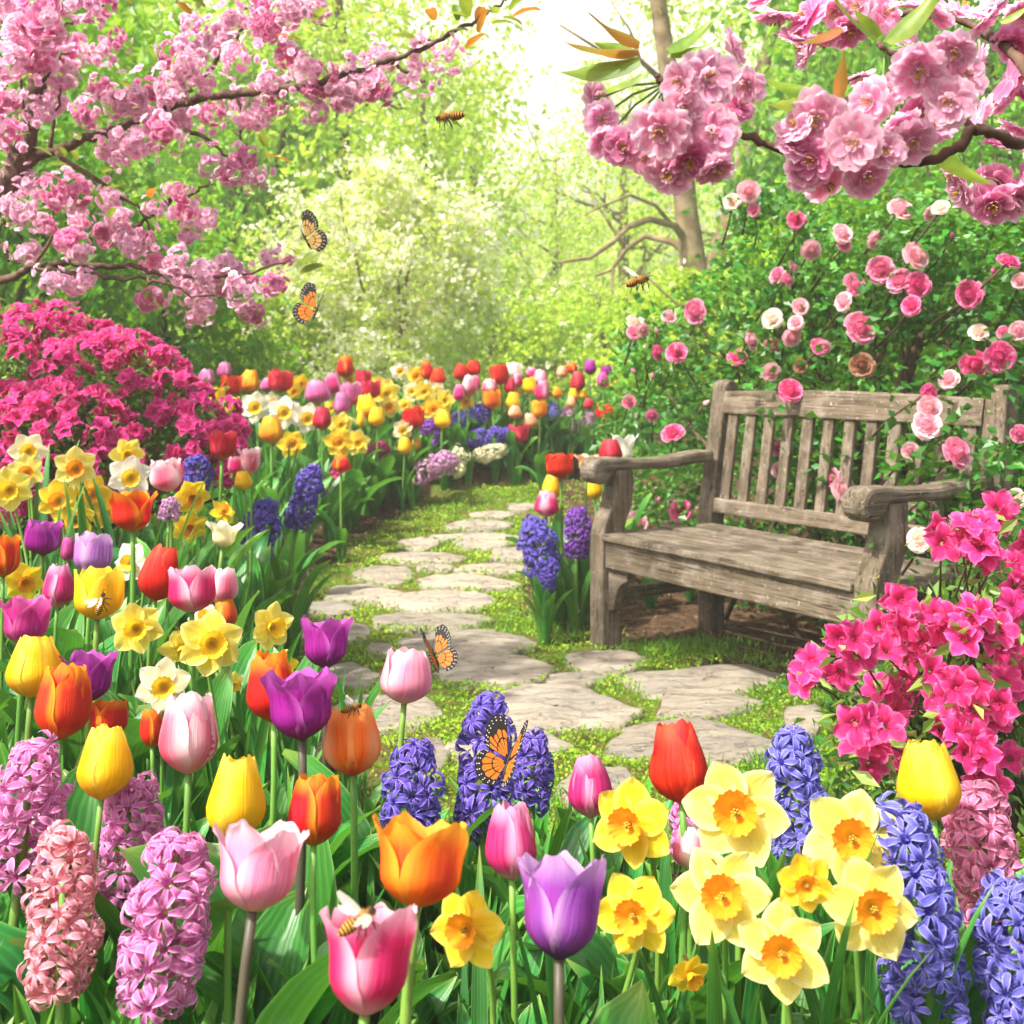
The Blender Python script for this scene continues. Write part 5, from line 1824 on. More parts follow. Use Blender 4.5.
def azalea_right():
    rg = np.random.default_rng(32)
    z = lambda x, y: (800 + x * .3125, 480 + y * .3125)
    spots = [(30, 600), (110, 520), (140, 620), (200, 560), (270, 530), (270, 450), (285, 370), (345, 430), (360, 490), (420, 440), (480, 440), (550, 430), (600, 500), (640, 500), (540, 520),
             (400, 560), (350, 620), (340, 700), (290, 660), (220, 850), (180, 790), (235, 885), (430, 800), (450, 720), (500, 680), (540, 660), (590, 700), (620, 730), (680, 600), (690, 660),
             (700, 560), (580, 900), (610, 935), (520, 820), (660, 870), (455, 165), (540, 150), (560, 215), (590, 240), (640, 110), (600, 130), (700, 390), (680, 420), (700, 320), (695, 250), (715, 190),
             (320, 900), (480, 640), (300, 750), (640, 650), (25, 640), (520, 200), (660, 450), (440, 500), (300, 480), (510, 470), (570, 470), (380, 660)]
    pts = []
    for x, y in spots:
        px, py = z(x, y)
        d = 2.02 + .16 * math.sin(px * .05) - .0007 * (py - 620) + .12 * (px < 850)
        pts.append((at(px, py, d), px, py))
    b0 = Vector((1.0, 2.3, 0))
    b0.z = float(ground(b0.x, b0.y)) - .02
    t = empty('azalea_bush', b0, 'bright pink azalea bush in front of the right end of the bench', 'azalea')
    bl = [(at(985, 690, 2.3), .19), (at(920, 700, 2.3), .14), (at(870, 690, 2.3), .1), (at(1030, 620, 2.3), .17), (at(1010, 760, 2.25), .16), (at(920, 745, 2.25), .12), (at(960, 640, 2.3), .12),
          (at(850, 760, 2.35), .1), (at(1060, 560, 2.3), .15), (at(985, 560, 2.35), .07), (at(890, 640, 2.3), .08)]
    bush_leaves(t, 'foliage', bl, 3400, .034, m_azleaf, rg, .5, depth=.6)
    mb = MB()
    for p, px, py in pts:
        a = b0 + Vector((rg.normal() * .03, rg.normal() * .03, 0))
        q = [a.lerp(p, s) + Vector((0, .12, .02)) * math.sin(s * 3.1) + Vector(rg.normal(size=3)) * .008 for s in np.linspace(0, 1, 7)]
        mb.tube([v - t.location for v in q], [.006 * (1 - .75 * s) for s in np.linspace(0, 1, 7)], 5)
    mb.build('branch', m_twig, t)
    me = []
    for i in range(9):
        f = MB()
        azalea_floret(f, Matrix.Identity(4), 1, rg, 0, 7)
        me.append(f.mesh('blossom', AZ['right']))
    n = 0
    for p, px, py in pts:
        for k in range(2 if n < 96 else 1):
            if n >= 100:
                break
            off = Vector((rg.normal() * .022, rg.normal() * .012, rg.normal() * .02)) * (1 if k else .4)
            d = Vector((rg.normal() * .45, -1, rg.normal() * .4 + .45))
            put('blossom', me[n % 9], t, p + off - t.location, outward(d, rg, .3), rg.uniform(.030, .037))
            n += 1
        # a ruff of young leaves behind each cluster
    C = np.array([list(p) for p, _, _ in pts])
    P = np.repeat(C, 5, 0) + rg.normal(size=(len(C) * 5, 3)) * .024 + [0, .03, -.016]
    V, Q, U = leaves_np(P - np.array(t.location), rg.normal(size=P.shape) + [0, -.5, .3], .042, .42, .18, .1, rg)
    put('young_leaves', np_mesh('young_leaves', V, Q, U, m_azleaf_young), t)


azalea_right()

# ------------------------------------------------------------------ the climbing rose behind and through the bench
m_roseleaf = leaf_mat('rose_leaf', '#286420', '#4c902a', .28, .4, val=.4, tint='#93c83a')
m_roseleaf_lit = leaf_mat('lit_rose_leaf', '#4f8c24', '#7cae36', .36, .42, val=.35, tint='#c2dc48')  # sunlit copy of the rose leaf: the light is put into its yellower colour
ROSE = {'pink': petal_mat('rose_pink', '#ee84b2', '#f8c2d8', '#dc4c8c', '#e06098', .35, .35),
        'hot': petal_mat('rose_hot', '#e8559a', '#f4a4c8', '#d22c74', '#dc3f86', .45, .35),
        'pale': petal_mat('rose_pale', '#f2bcca', '#f8e0e2', '#e888a4', '#eaa0b4', .3, .38),
        'cream': petal_mat('rose_cream', '#f6e2d4', '#faf2ea', '#f0c0b4', '#f0cfc0', .3, .38),
        'brown': petal_mat('rose_faded', '#b07a62', '#caa084', '#8a5646', '#96604c', .4, .3)}


def rose_mesh(kind, rg):
    """A full cupped rose: many small petals packed in a spiral round the heart, inside a saucer of broad outer ones."""
    mb = MB()
    a = np.linspace(0, 2 * np.pi, 13)
    b = np.linspace(-1.3, 1.55, 8)[:, None]
    mb.grid(np.stack([.62 * np.cos(a) * np.cos(b), .62 * np.sin(a) * np.cos(b), (.55 * np.sin(b)) - .02 + 0 * a], -1), UV=np.full((8, 13, 2), (.5, .12)))
    n = 58
    for i in range(n):
        t = i / (n - 1)
        rad = .03 + .74 * t ** .62
        lean = -.35 + 1.0 * t + (.75 * max(0, t - .75) / .25)
        L = .22 + .06 * t + (.20 if t > .80 else 0)
        wv = (.16 + .12 * t + (.16 if t > .78 else 0))
        z0 = .62 * math.sqrt(max(0, 1 - (rad / .80) ** 2)) - .10 - .10 * t
        v = np.linspace(0, 1, 4)[:, None]
        u = np.linspace(-1, 1, 5)[None, :]
        r = rad + L * v * math.sin(lean) - .03 * u ** 2 + .05 * t * v ** 3
        z = z0 + L * v * math.cos(lean) + .03 * np.sin(u * 4 + i) * v - .05 * u ** 2 * v - .06 * t * v ** 3
        th = i * 2.39996 + rg.normal() * .12 + u * wv * (.75 + .5 * np.sin(np.pi * np.clip(v * .6 + .2, 0, 1))) / max(rad + .1, .14)
        mb.grid(np.stack([r * np.cos(th), r * np.sin(th), z + 0 * u], -1), UV=np.stack(np.broadcast_arrays(u * .5 + .5, v * .55 + .4 * t), -1))
    return mb.mesh('rose', ROSE[kind])


def bud_mesh(kind, rg):
    mb = MB()
    for i in range(5):
        mb.grid(tulip_petal(1.6, .5, .35, 0, i % 2, rg, 5, 7) @ np.array([[math.cos(i * 1.26), math.sin(i * 1.26), 0], [-math.sin(i * 1.26), math.cos(i * 1.26), 0], [0, 0, 1]]))
    return mb.mesh('rosebud', ROSE[kind])


def rose_bush():
    rg = np.random.default_rng(33)

    def depth(px, py):
        """Distance of the bush's face, just behind the bench back."""
        u = (px - 512) / F
        # line through the two back posts, moved back a little
        ax, ay, bx, by = .86, 4.50, 1.46, 3.42
        # intersection of the ray x = u*y with the line
        s = (u * ay - ax) / ((bx - ax) - u * (by - ay))
        return float(np.clip(ay + s * (by - ay), 2.9, 5.2))
    R = []
    for row in '''749 191 20 pale;732 202 15 cream;754 210 12 pink;796 220 16 hot;806 222 9 pink;811 250 18 pale;778 276 16 pink;787 280 12 pink;793 267 12 pale;696 312 22 pink;635 323 16 cream;634 333 13 pink;643 330 13 pale;
657 353 14 hot;677 353 19 hot;657 334 9 pink;737 358 17 hot;750 340 18 pale;772 344 14 pink;773 319 18 cream;800 307 15 pale;796 323 14 pale;791 337 18 pale;819 347 17 hot;770 372 18 pale;800 366 13 brown;669 317 13 pale;653 379 9 pink;635 374 9 pink;
881 270 24 pink;900 281 23 pink;918 285 22 hot;915 256 25 pale;912 306 18 hot;854 285 21 pink;844 302 17 pale;860 328 28 pink;970 294 25 hot;1008 262 20 hot;1020 281 14 pale;952 238 8 hot;900 210 22 pale;929 213 14 pale;941 208 15 cream;842 234 18 pale;844 246 12 pink;874 240 16 pale;993 274 10 hot;
975 364 26 hot;999 357 27 hot;979 333 17 cream;1019 331 17 pale;1004 333 12 pink;862 365 21 brown;949 380 18 pale;823 347 14 pale;673 434 20 hot;677 352 10 pink;703 405 10 pale;646 350 8 cream'''.replace('\n', '').split(';'):
        px, py, w, k = row.split()
        R.append((float(px), float(py), float(w), k, .0))
    # roses that grow through and before the bench back, and beside the bench
    for row in '''927 395 20 hot -.32;929 408 22 pale -.34;927 425 25 pale -.36;910 451 15 pale -.34;956 453 28 pink -.3;930 492 17 pink -.28;790 391 22 hot -.2;771 372 16 pale -.1;779 448 14 pink .04;780 470 15 pale .04;831 478 18 pink -.14;843 489 24 pale -.16;1020 434 16 pink -.2;
681 511 20 hot .3;657 503 9 pink .3;653 492 9 pink .3;637 523 20 pale .2;626 507 14 pink .25;920 540 22 cream -.62;1017 499 18 cream -.3;628 481 15 pink .5;652 415 12 pink .1;629 402 12 pink .1'''.replace('\n', '').split(';'):
        px, py, w, k, o = row.split()
        R.append((float(px), float(py), float(w), k, float(o)))
    base = Vector((1.45, 4.25, float(ground(1.45, 4.25)) - .02))
    t = empty('rose_bush', base, 'tall climbing rose with pink roses growing behind and through the garden bench', 'rose bush')
    lib = {k: [rose_mesh(k, rg) for _ in range(3)] for k in ROSE}
    blib = {k: bud_mesh(k, rg) for k in ROSE}
    stems = MB()
    C = []
    for i, (px, py, w, k, off) in enumerate(R):
        D = depth(px, py) + off - .02 + (rg.normal() * .03 if off == 0 else 0)
        p = at(px, py, D)
        s = w * D / F / 2
        d = ((Vector((0, 0, H)) - p).normalized() + Vector((rg.normal() * .55, 0, rg.normal() * .4 + .2))).normalized()
        if w <= 10:
            M = (Vector((rg.normal() * .5, -.3, 1))).normalized().to_track_quat('Z', 'Y').to_matrix().to_4x4()
            put('rosebud', blib[k], t, p - t.location, M, s)
        else:
            put('rose', lib[k][i % 3], t, p - t.location, outward(d, rg, .05), s * 1.0)
        C.append(p)
        q = p + Vector((rg.normal() * .05, .22 + .1 * rg.random(), -.14))
        stems.tube([p - d * s * .3 - t.location, p.lerp(q, .5) - d * .02 - t.location, q - t.location], [.0035, .004, .005], 5)
    # arching canes from the ground
    for k in range(26):
        px, py = rg.uniform(640, 1060), rg.uniform(200, 420)
        e = at(px, py, depth(px, py) + .15 + .3 * rg.random())
        a = base + Vector((rg.normal() * .25, rg.normal() * .15, 0))
        top = a.lerp(e, .6) + Vector((0, .05, .25))
        pts = [a * (1 - s) ** 2 + top * 2 * s * (1 - s) + e * s * s + Vector(rg.normal(size=3)) * .012 for s in np.linspace(0, 1, 10)]
        stems.tube([p - t.location for p in pts], [.013 * (1 - .75 * s) for s in np.linspace(0, 1, 10)], 6)
    for dx, r in ((0, .035), (.22, .026), (-.12, .02)):
        a = base + Vector((dx, -.1, 0))
        stems.tube([a - t.location, a + Vector((.02, .0, .5)) - t.location, a + Vector((-.03, .02, .95)) - t.location, a + Vector((.1, -.02, 1.35)) - t.location], [r, r * .9, r * .8, r * .5], 8)
    stems.build('stems', m_twig, t)

    # leaves: a deep, uneven curtain behind the bench
    top_x = [600, 625, 660, 690, 720, 750, 800, 860, 920, 1000, 1080]
    top_y = [420, 330, 312, 295, 250, 190, 205, 205, 195, 205, 205]

    def curtain(n, d0, d1, prob):
        px = rg.uniform(596, 1075, n)
        py = rg.uniform(180, 640, n)
        ok = py > np.interp(px, top_x, top_y) + rg.normal(size=n) * 12
        lump = np.sin(px * .045 + py * .03) + np.sin(px * .021 - py * .052 + 1) + .7 * np.sin(px * .11 + py * .09)
        ok &= lump > rg.uniform(-2.6, prob, n)
        # an opening low down where trunks and light show, as in the photograph
        ok &= ~((py > 505) & (rg.random(n) < .35)) & ~((px < 660) & (py > 540))
        hole = (np.abs(px - 905) < 55) & (np.abs(py - 372) < 34)
        ok &= ~(hole & (rg.random(n) < .75))
        px, py = px[ok], py[ok]
        D = np.array([depth(a, b) for a, b in zip(px, py)]) + rg.uniform(d0, d1, len(px)) + .05 * lump[ok]
        P = np.stack([(px - 512) / F * D, D, H - (py - YH) / F * D], 1)
        return P[P[:, 2] > ground(P[:, 0], P[:, 1]) + .03]
    P1 = curtain(9500, .07, .5, -.6)
    P2 = curtain(6500, .3, .9, -.2)
    near = np.repeat(np.array([list(c) for c in C]), 9, 0)
    near = near + rg.normal(size=near.shape) * [.05, .02, .05] + [0, .085, -.02]
    spr = [at(x, y, depth(x, y) + o) for x, y, o in [(935, 440, -.3), (950, 475, -.3), (800, 475, -.08), (835, 512, -.12), (985, 470, -.25), (1015, 450, -.2), (915, 470, -.3), (850, 455, -.1), (930, 520, -.35), (785, 500, -.06), (790, 400, -.16), (1010, 520, -.2), (960, 500, -.3), (815, 455, -.1), (1020, 380, -.15)]]
    spr = np.repeat(np.array([list(c) for c in spr]), 15, 0)
    near = np.concatenate([near, spr + rg.normal(size=spr.shape) * [.055, .04, .055]])
    for nm, P, sz, mt in (('foliage', np.concatenate([P1, near]), .040, m_roseleaf), ('lit_foliage', P2, .042, m_roseleaf_lit)):
        # each spray carries three leaflets
        Q3 = np.repeat(P, 2, 0) + rg.normal(size=(len(P) * 2, 3)) * .016
        A = rg.normal(size=Q3.shape) * [1, .7, .6] + [0, -.35, .1]
        V, Q, U = leaves_np(Q3 - np.array(t.location), A, sz, .68, .12, .1, rg)
        put(nm, np_mesh(nm, V, Q, U, mt), t)


rose_bush()

# ------------------------------------------------------------------ cherry blossom
m_cbark = plain_mat('cherry_bark', '#6a5346', .85, 0, 40, '#453429', .3, .6)
m_cleaf_b = leaf_mat('bronze_cherry_leaf', '#a86a22', '#8a7a2c', .42, .4, 'object', 0, .15, tint='#d8922c')
m_cleaf_g = leaf_mat('green_cherry_leaf', '#5f7f24', '#86a036', .42, .4, 'object', 0, .15, tint='#b4c440')
CH = {'near': petal_mat('cherry_petal', '#f8bedc', '#fde2ef', '#fbf0f5', '#f2a4ce', .35, .55, rough=.6),
      'deep': petal_mat('cherry_petal_deep', '#f094c4', '#f8c4e0', '#f2b8d6', '#e074b0', .4, .52, rough=.6),
      'far': petal_mat('cherry_petal_far', '#f8c6e0', '#fdeaf4', '#f2b0d4', '#f2aad2', .3, .5, rough=.6)}


def cherry_flower(mb, M, s, rg, whorls=((9, 1.0, .10), (8, .80, .32), (4, .45, .75)), nv=5, mat=0, heart=True):
    """A double blossom: three rings of notched, crinkled petals round a small yellow heart."""
    for n, L, up in whorls:
        for i in range(n):
            v = np.linspace(0, 1, nv)[:, None]
            u = np.linspace(-1, 1, 5)[None, :]
            l = L * rg.uniform(.88, 1.06)
            wv = .43 * l * np.maximum(np.sin(np.pi * np.clip(v * .72 + .05, 0, 1)) ** .9, .10)
            cup = up + rg.normal() * .1
            x = l * v * math.cos(cup) * (1 - .10 * u ** 2 * v) * (1 - .10 * (np.abs(u) < .3) * (v > .95)) + .03
            y = u * wv
            z = l * (v * math.sin(cup) + .10 * v ** 2 - .16 * v ** 3) + .05 * np.sin(u * 5 + rg.uniform(0, 6)) * v + .07 * u ** 2 * v
            P = np.stack([x + 0 * u, y, z + 0 * u], -1)
            a = i * 2 * math.pi / n + rg.normal() * .12 + up
            ca, sa = math.cos(a), math.sin(a)
            P = P @ np.array([[ca, sa, 0], [-sa, ca, 0], [0, 0, 1]]) * s
            W = (np.c_[P.reshape(-1, 3), np.ones(P.size // 3)] @ np.array(M).T)[:, :3].reshape(P.shape)
            mb.grid(W, mat)
    if heart:
        for i in range(9):
            a = rg.uniform(0, 6.28)
            q = M @ (Vector((.05 * math.cos(a), .05 * math.sin(a), .1)) * s)
            e = M @ (Vector((.17 * math.cos(a), .17 * math.sin(a), .42)) * s)
            mb.tube([q, e], [.012 * s, .028 * s], 4, mat + 1)


def poly_tube(mb, pts, r0, r1, o, rg, n=9, wob=.004):
    P = [Vector(p) for p in pts]
    out = []
    for i in range(len(P) - 1):
        a, b = P[max(i - 1, 0)], P[i]
        c, d = P[i + 1], P[min(i + 2, len(P) - 1)]
        for k in range(5):
            t = k / 5
            out.append(.5 * ((2 * b) + (c - a) * t + (2 * a - 5 * b + 4 * c - d) * t * t + (3 * b - a - 3 * c + d) * t ** 3))
    out.append(P[-1])
    out = [p + Vector(rg.normal(size=3)) * wob for p in out]
    m = len(out) - 1
    mb.tube([p - o for p in out], [(r0 + (r1 - r0) * i / m) * (1 + .1 * rg.normal() * (0 < i < m)) for i in range(m + 1)], n)


def cherry_tree_left():
    rg = np.random.default_rng(34)
    D = 3.3
    z = lambda x, y, d=D: at(x * .3418, y * .3418, d)
    g0 = at(-95, 420, 3.5)
    t = empty('cherry_tree', (g0.x, g0.y, float(ground(g0.x, g0.y)) - .05), 'pink blossoming cherry tree whose branches reach in from the left edge', 'cherry tree')
    o = t.location.copy()
    mb = MB()
    base = Vector((o.x, o.y, o.z))
    poly_tube(mb, [base, z(-190, 950, 3.45), z(-120, 760, 3.4), z(-30, 600), z(50, 490), z(85, 380), z(105, 250), z(125, 150), z(142, 80), z(175, -40)], .055, .012, o, rg, 12)
    poly_tube(mb, [z(10, 540), z(80, 475), z(150, 445), z(250, 408), z(340, 370), z(440, 333), z(560, 290, 3.2), z(680, 275, 3.15), z(830, 260, 3.1), z(940, 240, 3.1), z(1080, 195, 3.1), z(1145, 175, 3.1), z(1240, 140, 3.1), z(1335, 92, 3.1), z(1395, 58, 3.1), z(1455, 20, 3.1), z(1490, -5, 3.1)], .018, .003, o, rg, 9)
    poly_tube(mb, [z(470, 322), z(540, 270, 3.35), z(600, 215, 3.4), z(690, 110, 3.4), z(760, 35, 3.4), z(800, -30, 3.4)], .009, .004, o, rg)
    poly_tube(mb, [z(-160, 900, 3.4), z(-40, 840, 3.2), z(40, 805, 3.15), z(100, 785, 3.1), z(180, 770, 3.1), z(300, 778, 3.1), z(400, 778, 3.1), z(450, 800, 3.1), z(620, 810, 3.1), z(760, 790, 3.1), z(860, 760, 3.1)], .014, .0025, o, rg)
    poly_tube(mb, [z(110, 786, 3.1), z(240, 800, 3.05), z(340, 815, 3.05), z(420, 812, 3.05), z(480, 832, 3.05), z(600, 870, 3.05), z(700, 860, 3.05)], .007, .002, o, rg)
    for pts in [[(140, 90), (70, 90), (0, 58), (-40, 40)], [(140, 92), (190, 70), (290, 25), (330, -20)], [(100, 785), (140, 700), (165, 600)], [(30, 760), (0, 700), (10, 640)], [(540, 378), (600, 405), (640, 440), (690, 470)], [(150, 430), (160, 340), (178, 262)],
                [(70, 345), (60, 250), (40, 200)], [(48, 470), (20, 410), (0, 380)], [(100, 270), (150, 200), (200, 150)], [(430, 640), (500, 590), (610, 545)], [(340, 690), (430, 640), (520, 560)], [(160, 450), (330, 560), (420, 620), (440, 700)], [(680, 275), (720, 350), (700, 400)],
                [(1145, 175), (1190, 210), (1240, 240)], [(1335, 92), (1290, 110), (1230, 130)]]:
        poly_tube(mb, [z(*p, 3.2) for p in pts], .007, .003, o, rg, 6)
    mb.build('trunk', m_cbark, t)
    cl = '''40 30 60;120 40 80;230 20 60;300 15 50;60 110 70;30 190 60;100 170 60;190 150 70;180 220 55;150 80 60;20 300 50;40 430 45;20 380 50;110 330 50;160 300 45;300 160 45;340 110 35;300 260 45;390 290 55;340 300 50;250 330 50;440 260 55;500 260 60;520 330 60;430 340 50;470 380 60;400 420 60;330 430 50;340 470 30;560 70 40;
500 160 50;550 130 50;600 150 50;680 60 45;640 100 45;690 170 50;600 240 40;540 190 45;620 330 50;700 290 40;750 340 45;720 350 35;790 240 45;800 310 35;840 160 50;900 190 45;780 80 60;850 40 60;760 20 45;920 20 45;900 260 40;950 230 55;1000 280 55;930 330 40;90 540 55;20 600 45;70 620 45;150 560 55;220 560 55;230 640 40;
320 590 50;350 640 40;135 655 35;80 740 45;200 700 45;240 740 40;310 690 45;380 710 50;420 700 45;150 820 40;200 830 50;250 810 35;450 610 35;520 560 35;550 610 50;600 640 40;560 680 40;620 480 50;680 500 50;720 460 40;740 510 45;450 770 45;510 770 50;540 820 50;590 790 45;640 830 50;670 780 45;700 850 50;580 870 40;
440 870 45;570 930 35;600 900 35;720 820 40;740 915 40;790 755 35;800 830 45;840 760 22;1035 250 60;1095 260 60;1115 170 50;1050 195 45;1225 200 60;1275 130 50;1325 170 45;1235 235 40'''.replace('\n', '').split(';')
    lib = []
    for i in range(10):
        f = MB()
        for k in range(24):
            d = unit(rg.normal(size=3))
            r = rg.uniform(.45, .85)
            cherry_flower(f, Matrix.Translation(Vector(d) * r) @ outward(d, rg, .3), .36, rg, ((7, .95, .25), (5, .6, .8)), 4, 0, False)
        lib.append(f.mesh('blossom_cluster', CH['far'] if i % 3 else CH['deep']))
    rest = MB()
    for i, c in enumerate(cl):
        x, y, r = map(float, c.split())
        d = 3.15 + rg.normal() * .12 - (.05 if x > 900 else 0)
        p = z(x, y, d)
        s = r * .3418 * d / F * 1.0
        if i < 100:
            put('blossom_cluster', lib[rg.integers(10)], t, p - o, outward(rg.normal(size=3), rg, 0), (s * rg.uniform(.85, 1.15), s * rg.uniform(.85, 1.15), s * rg.uniform(.8, 1.1)))
        for k in range(7 if i < 100 else 14):
            q = unit(rg.normal(size=3))
            cherry_flower(rest, Matrix.Translation(p - o + Vector(q) * s * rg.uniform(.8, 1.5)) @ outward(q, rg, .3), s * .34, rg, ((7, .95, .25), (5, .6, .8)), 4, 0, False)
    tag(rest.build('blossoms', CH['far'], t), kind='stuff')
    lm = [MB().grid(leaf_blade(1, .4, .6, .3, rg, .05, 7, .9)).mesh('leaf', m) for m in (m_cleaf_b, m_cleaf_g, m_cleaf_g, m_cleaf_g)]
    for x, y in [(215, 440), (190, 460), (150, 455), (230, 410), (420, 225), (500, 215), (330, 330), (250, 340), (560, 300), (540, 470), (780, 430), (775, 455), (440, 580), (480, 560), (320, 640), (300, 600), (870, 745), (880, 780), (880, 800), (600, 20), (560, 40), (350, 240), (480, 420), (450, 860), (440, 850),
                 (1150, 105), (1165, 135), (1270, 60), (1310, 40), (1370, 50), (1410, 20), (1450, 40), (1470, 50), (1400, 95), (1420, 100), (1370, 90), (1490, 30), (1500, 50), (920, 60), (880, 120), (380, 10), (210, 490), (310, 550), (90, 390), (640, 310), (300, 505), (510, 660), (90, 220), (1340, 60), (1440, 70)]:
        put('leaf', lm[rg.integers(4)], t, z(x, y, 3.05 + rg.normal() * .08) - o, (rg.uniform(-.8, .8), rg.uniform(.2, 1.9), rg.uniform(0, 6.28)), rg.uniform(.045, .075) * (1.3 if x > 1100 else 1))


cherry_tree_left()


def cherry_branch_right():
    rg = np.random.default_rng(35)
    a0 = at(1060, 130, 1.25)
    t = empty('cherry_branch', a0, 'flowering pink cherry branch with bronze leaves reaching in from the upper right', 'cherry branch')
    o = t.location.copy()
    mb = MB()
    P = lambda px, py, d=1.12: at(px, py, d)
    poly_tube(mb, [a0, P(1024, 144, 1.18), P(990, 134), P(972, 130), P(958, 148), P(927, 161), P(896, 160), P(868, 168), P(830, 166), P(776, 147), P(739, 133), P(722, 122), P(690, 102), P(668, 86), P(655, 75)], .0062, .0028, o, rg, 9, .0014)
    poly_tube(mb, [P(975, 131), P(950, 100), P(915, 66), P(888, 52), P(878, 42)], .004, .0028, o, rg, 8, .001)
    poly_tube(mb, [P(888, 160), P(860, 120), P(842, 98)], .004, .0025, o, rg, 7, .001)
    poly_tube(mb, [a0, P(1020, 60, 1.4), P(960, 20, 1.5), P(880, 14, 1.5), P(800, 20, 1.5)], .008, .003, o, rg, 8, .001)
    poly_tube(mb, [a0, P(1030, 190, 1.4), P(990, 180, 1.42), P(960, 175, 1.42)], .006, .003, o, rg, 8, .001)
    tw = mb.build('branch', m_cbark, t)
    lib = {}
    for k, cnt in (('near', 6), ('deep', 3)):
        lib[k] = []
        for i in range(cnt):
            f = MB()
            cherry_flower(f, Matrix.Identity(4), 1, rg, nv=6)
            lib[k].append(f.mesh('blossom', [CH[k], m_stamen]))
    fl = '''706 80 58 f;732 50 40 s;749 84 36 s;738 106 34 d;713 134 52 f;690 158 44 d;714 167 38 s;680 122 40 f;596 100 34 s;600 118 36 s;604 140 34 s;622 146 38 d;661 130 58 f;682 82 40 f;684 108 38 f;649 157 42 s;670 172 44 s;638 152 36 s;690 140 40 d;
816 118 56 f;853 142 52 f;814 160 46 d;788 144 42 s;802 172 40 s;825 180 44 s;864 176 46 s;886 150 36 f;872 102 46 f;893 90 34 s;860 76 28 s;918 68 54 f;954 50 44 f;978 62 40 s;951 102 50 f;917 113 42 d;900 122 38 s;913 140 44 s;935 130 38 s;964 76 44 f;840 150 40 s;796 128 38 s;
1009 79 46 b;1002 106 42 b;1018 126 38 b;978 114 38 b;982 190 46 b;1010 198 50 b;956 174 36 b;964 190 40 b;996 184 42 b;1019 178 44 b;992 203 44 b;1002 148 38 b;777 12 46 b;810 18 46 b;838 8 42 b;808 52 36 b;793 40 36 b;848 30 40 b;882 14 44 b;913 8 44 b;961 16 42 b;982 20 40 b;1016 42 44 b;934 16 40 b;860 6 40 b;824 34 38 b;1000 4 40 b;900 34 36 b;768 -4 40 b;1024 100 40 b;1024 10 40 b'''.replace('\n', '').split(';')
    for r in fl:
        px, py, w, k = r.split()
        px, py, w = float(px), float(py), float(w)
        D = {'f': 1.06, 's': 1.10, 'd': 1.09, 'b': 1.42}[k] + rg.normal() * .014
        p = at(px, py, D)
        tc = (Vector((0, 0, H)) - p).normalized()
        j = {'f': .28, 's': 1.0, 'd': .55, 'b': .8}[k]
        d = tc + Vector((rg.normal(), rg.normal() * .4, rg.normal() - .25)) * j
        if k != 'f':
            c = at(655 if px < 752 else 890, 110, 1.12)
            d = d + (p - c).normalized() * .7
        m = lib['deep' if k == 'd' or (k == 'b' and rg.random() < .45) else 'near']
        s = w * D / F / 2 * 1.16
        put('blossom', m[rg.integers(len(m))], t, p - o, outward(d, rg, .02), (s, s, s * rg.uniform(.9, 1.5)))
    # stalks
    st = MB()
    for r in fl[:41]:
        px, py, w, k = r.split()
        px, py = float(px), float(py)
        a = at(668, 82, 1.12) if px < 700 else at(735, 128, 1.12) if px < 760 else at(842, 98, 1.12) if px < 880 else at(885, 50, 1.12)
        b = at(px, py, 1.12)
        st.tube([a - o, a.lerp(b, .5) + Vector((0, .01, .008)) - o, b - o], .0013, 5)
    st.build('stalks', m_stem, t)
    for bx, by, tx, ty, c, d in [(640, 44, 582, 20, 'b', 1.1), (638, 50, 560, 56, 'b', 1.11), (640, 60, 556, 86, 'g', 1.1), (642, 74, 601, 100, 'g', 1.09), (668, 50, 718, 26, 'g', 1.1), (668, 54, 720, 48, 'g', 1.11), (632, 50, 590, 46, 'g', 1.12),
                                 (842, 28, 793, 52, 'b', 1.08), (838, 98, 846, 50, 'b', 1.07), (876, 38, 818, -4, 'g', 1.08), (886, 42, 950, -6, 'g', 1.07), (811, 94, 760, 82, 'g', 1.1), (812, 96, 762, 116, 'g', 1.1), (1000, 22, 1040, 4, 'g', 1.3), (935, 150, 985, 190, 'g', 1.3), (880, 36, 850, 8, 'g', 1.1)]:
        a, b = at(bx, by, d), at(tx, ty, d + rg.uniform(-.02, .02))
        ax = (b - a)
        L = ax.length
        X = ax.normalized()
        N = ((Vector((0, 0, H)) - a).normalized() + Vector((0, 0, .9)) + Vector(rg.normal(size=3)) * .25)
        Y = N.cross(X).normalized()
        Z = X.cross(Y)
        M = Matrix((X, Y, Z)).transposed().to_4x4()
        g = leaf_blade(1, .38, .42, .3, rg, .04, 13, .80, 0, .55) @ np.array([[0, 0, 1], [0, 1, 0], [1, 0, 0]])
        put('leaf', MB().grid(g).mesh('leaf', m_cleaf_b if c == 'b' else m_cleaf_g), t, a - o, M, L)


cherry_branch_right()

# ------------------------------------------------------------------ butterflies
m_wing_k = plain_mat('wing_black', '#140e0a', .7)
m_wing_o = plain_mat('wing_orange', '#d8701a', .6, .3, 60, '#e8902a')
m_wing_b = plain_mat('wing_buff', '#c8984a', .6, .3, 60, '#dcb878')
m_wing_w = plain_mat('wing_white', '#f2ede2', .6, .2)
m_black = plain_mat('insect_black', '#17120e', .6)


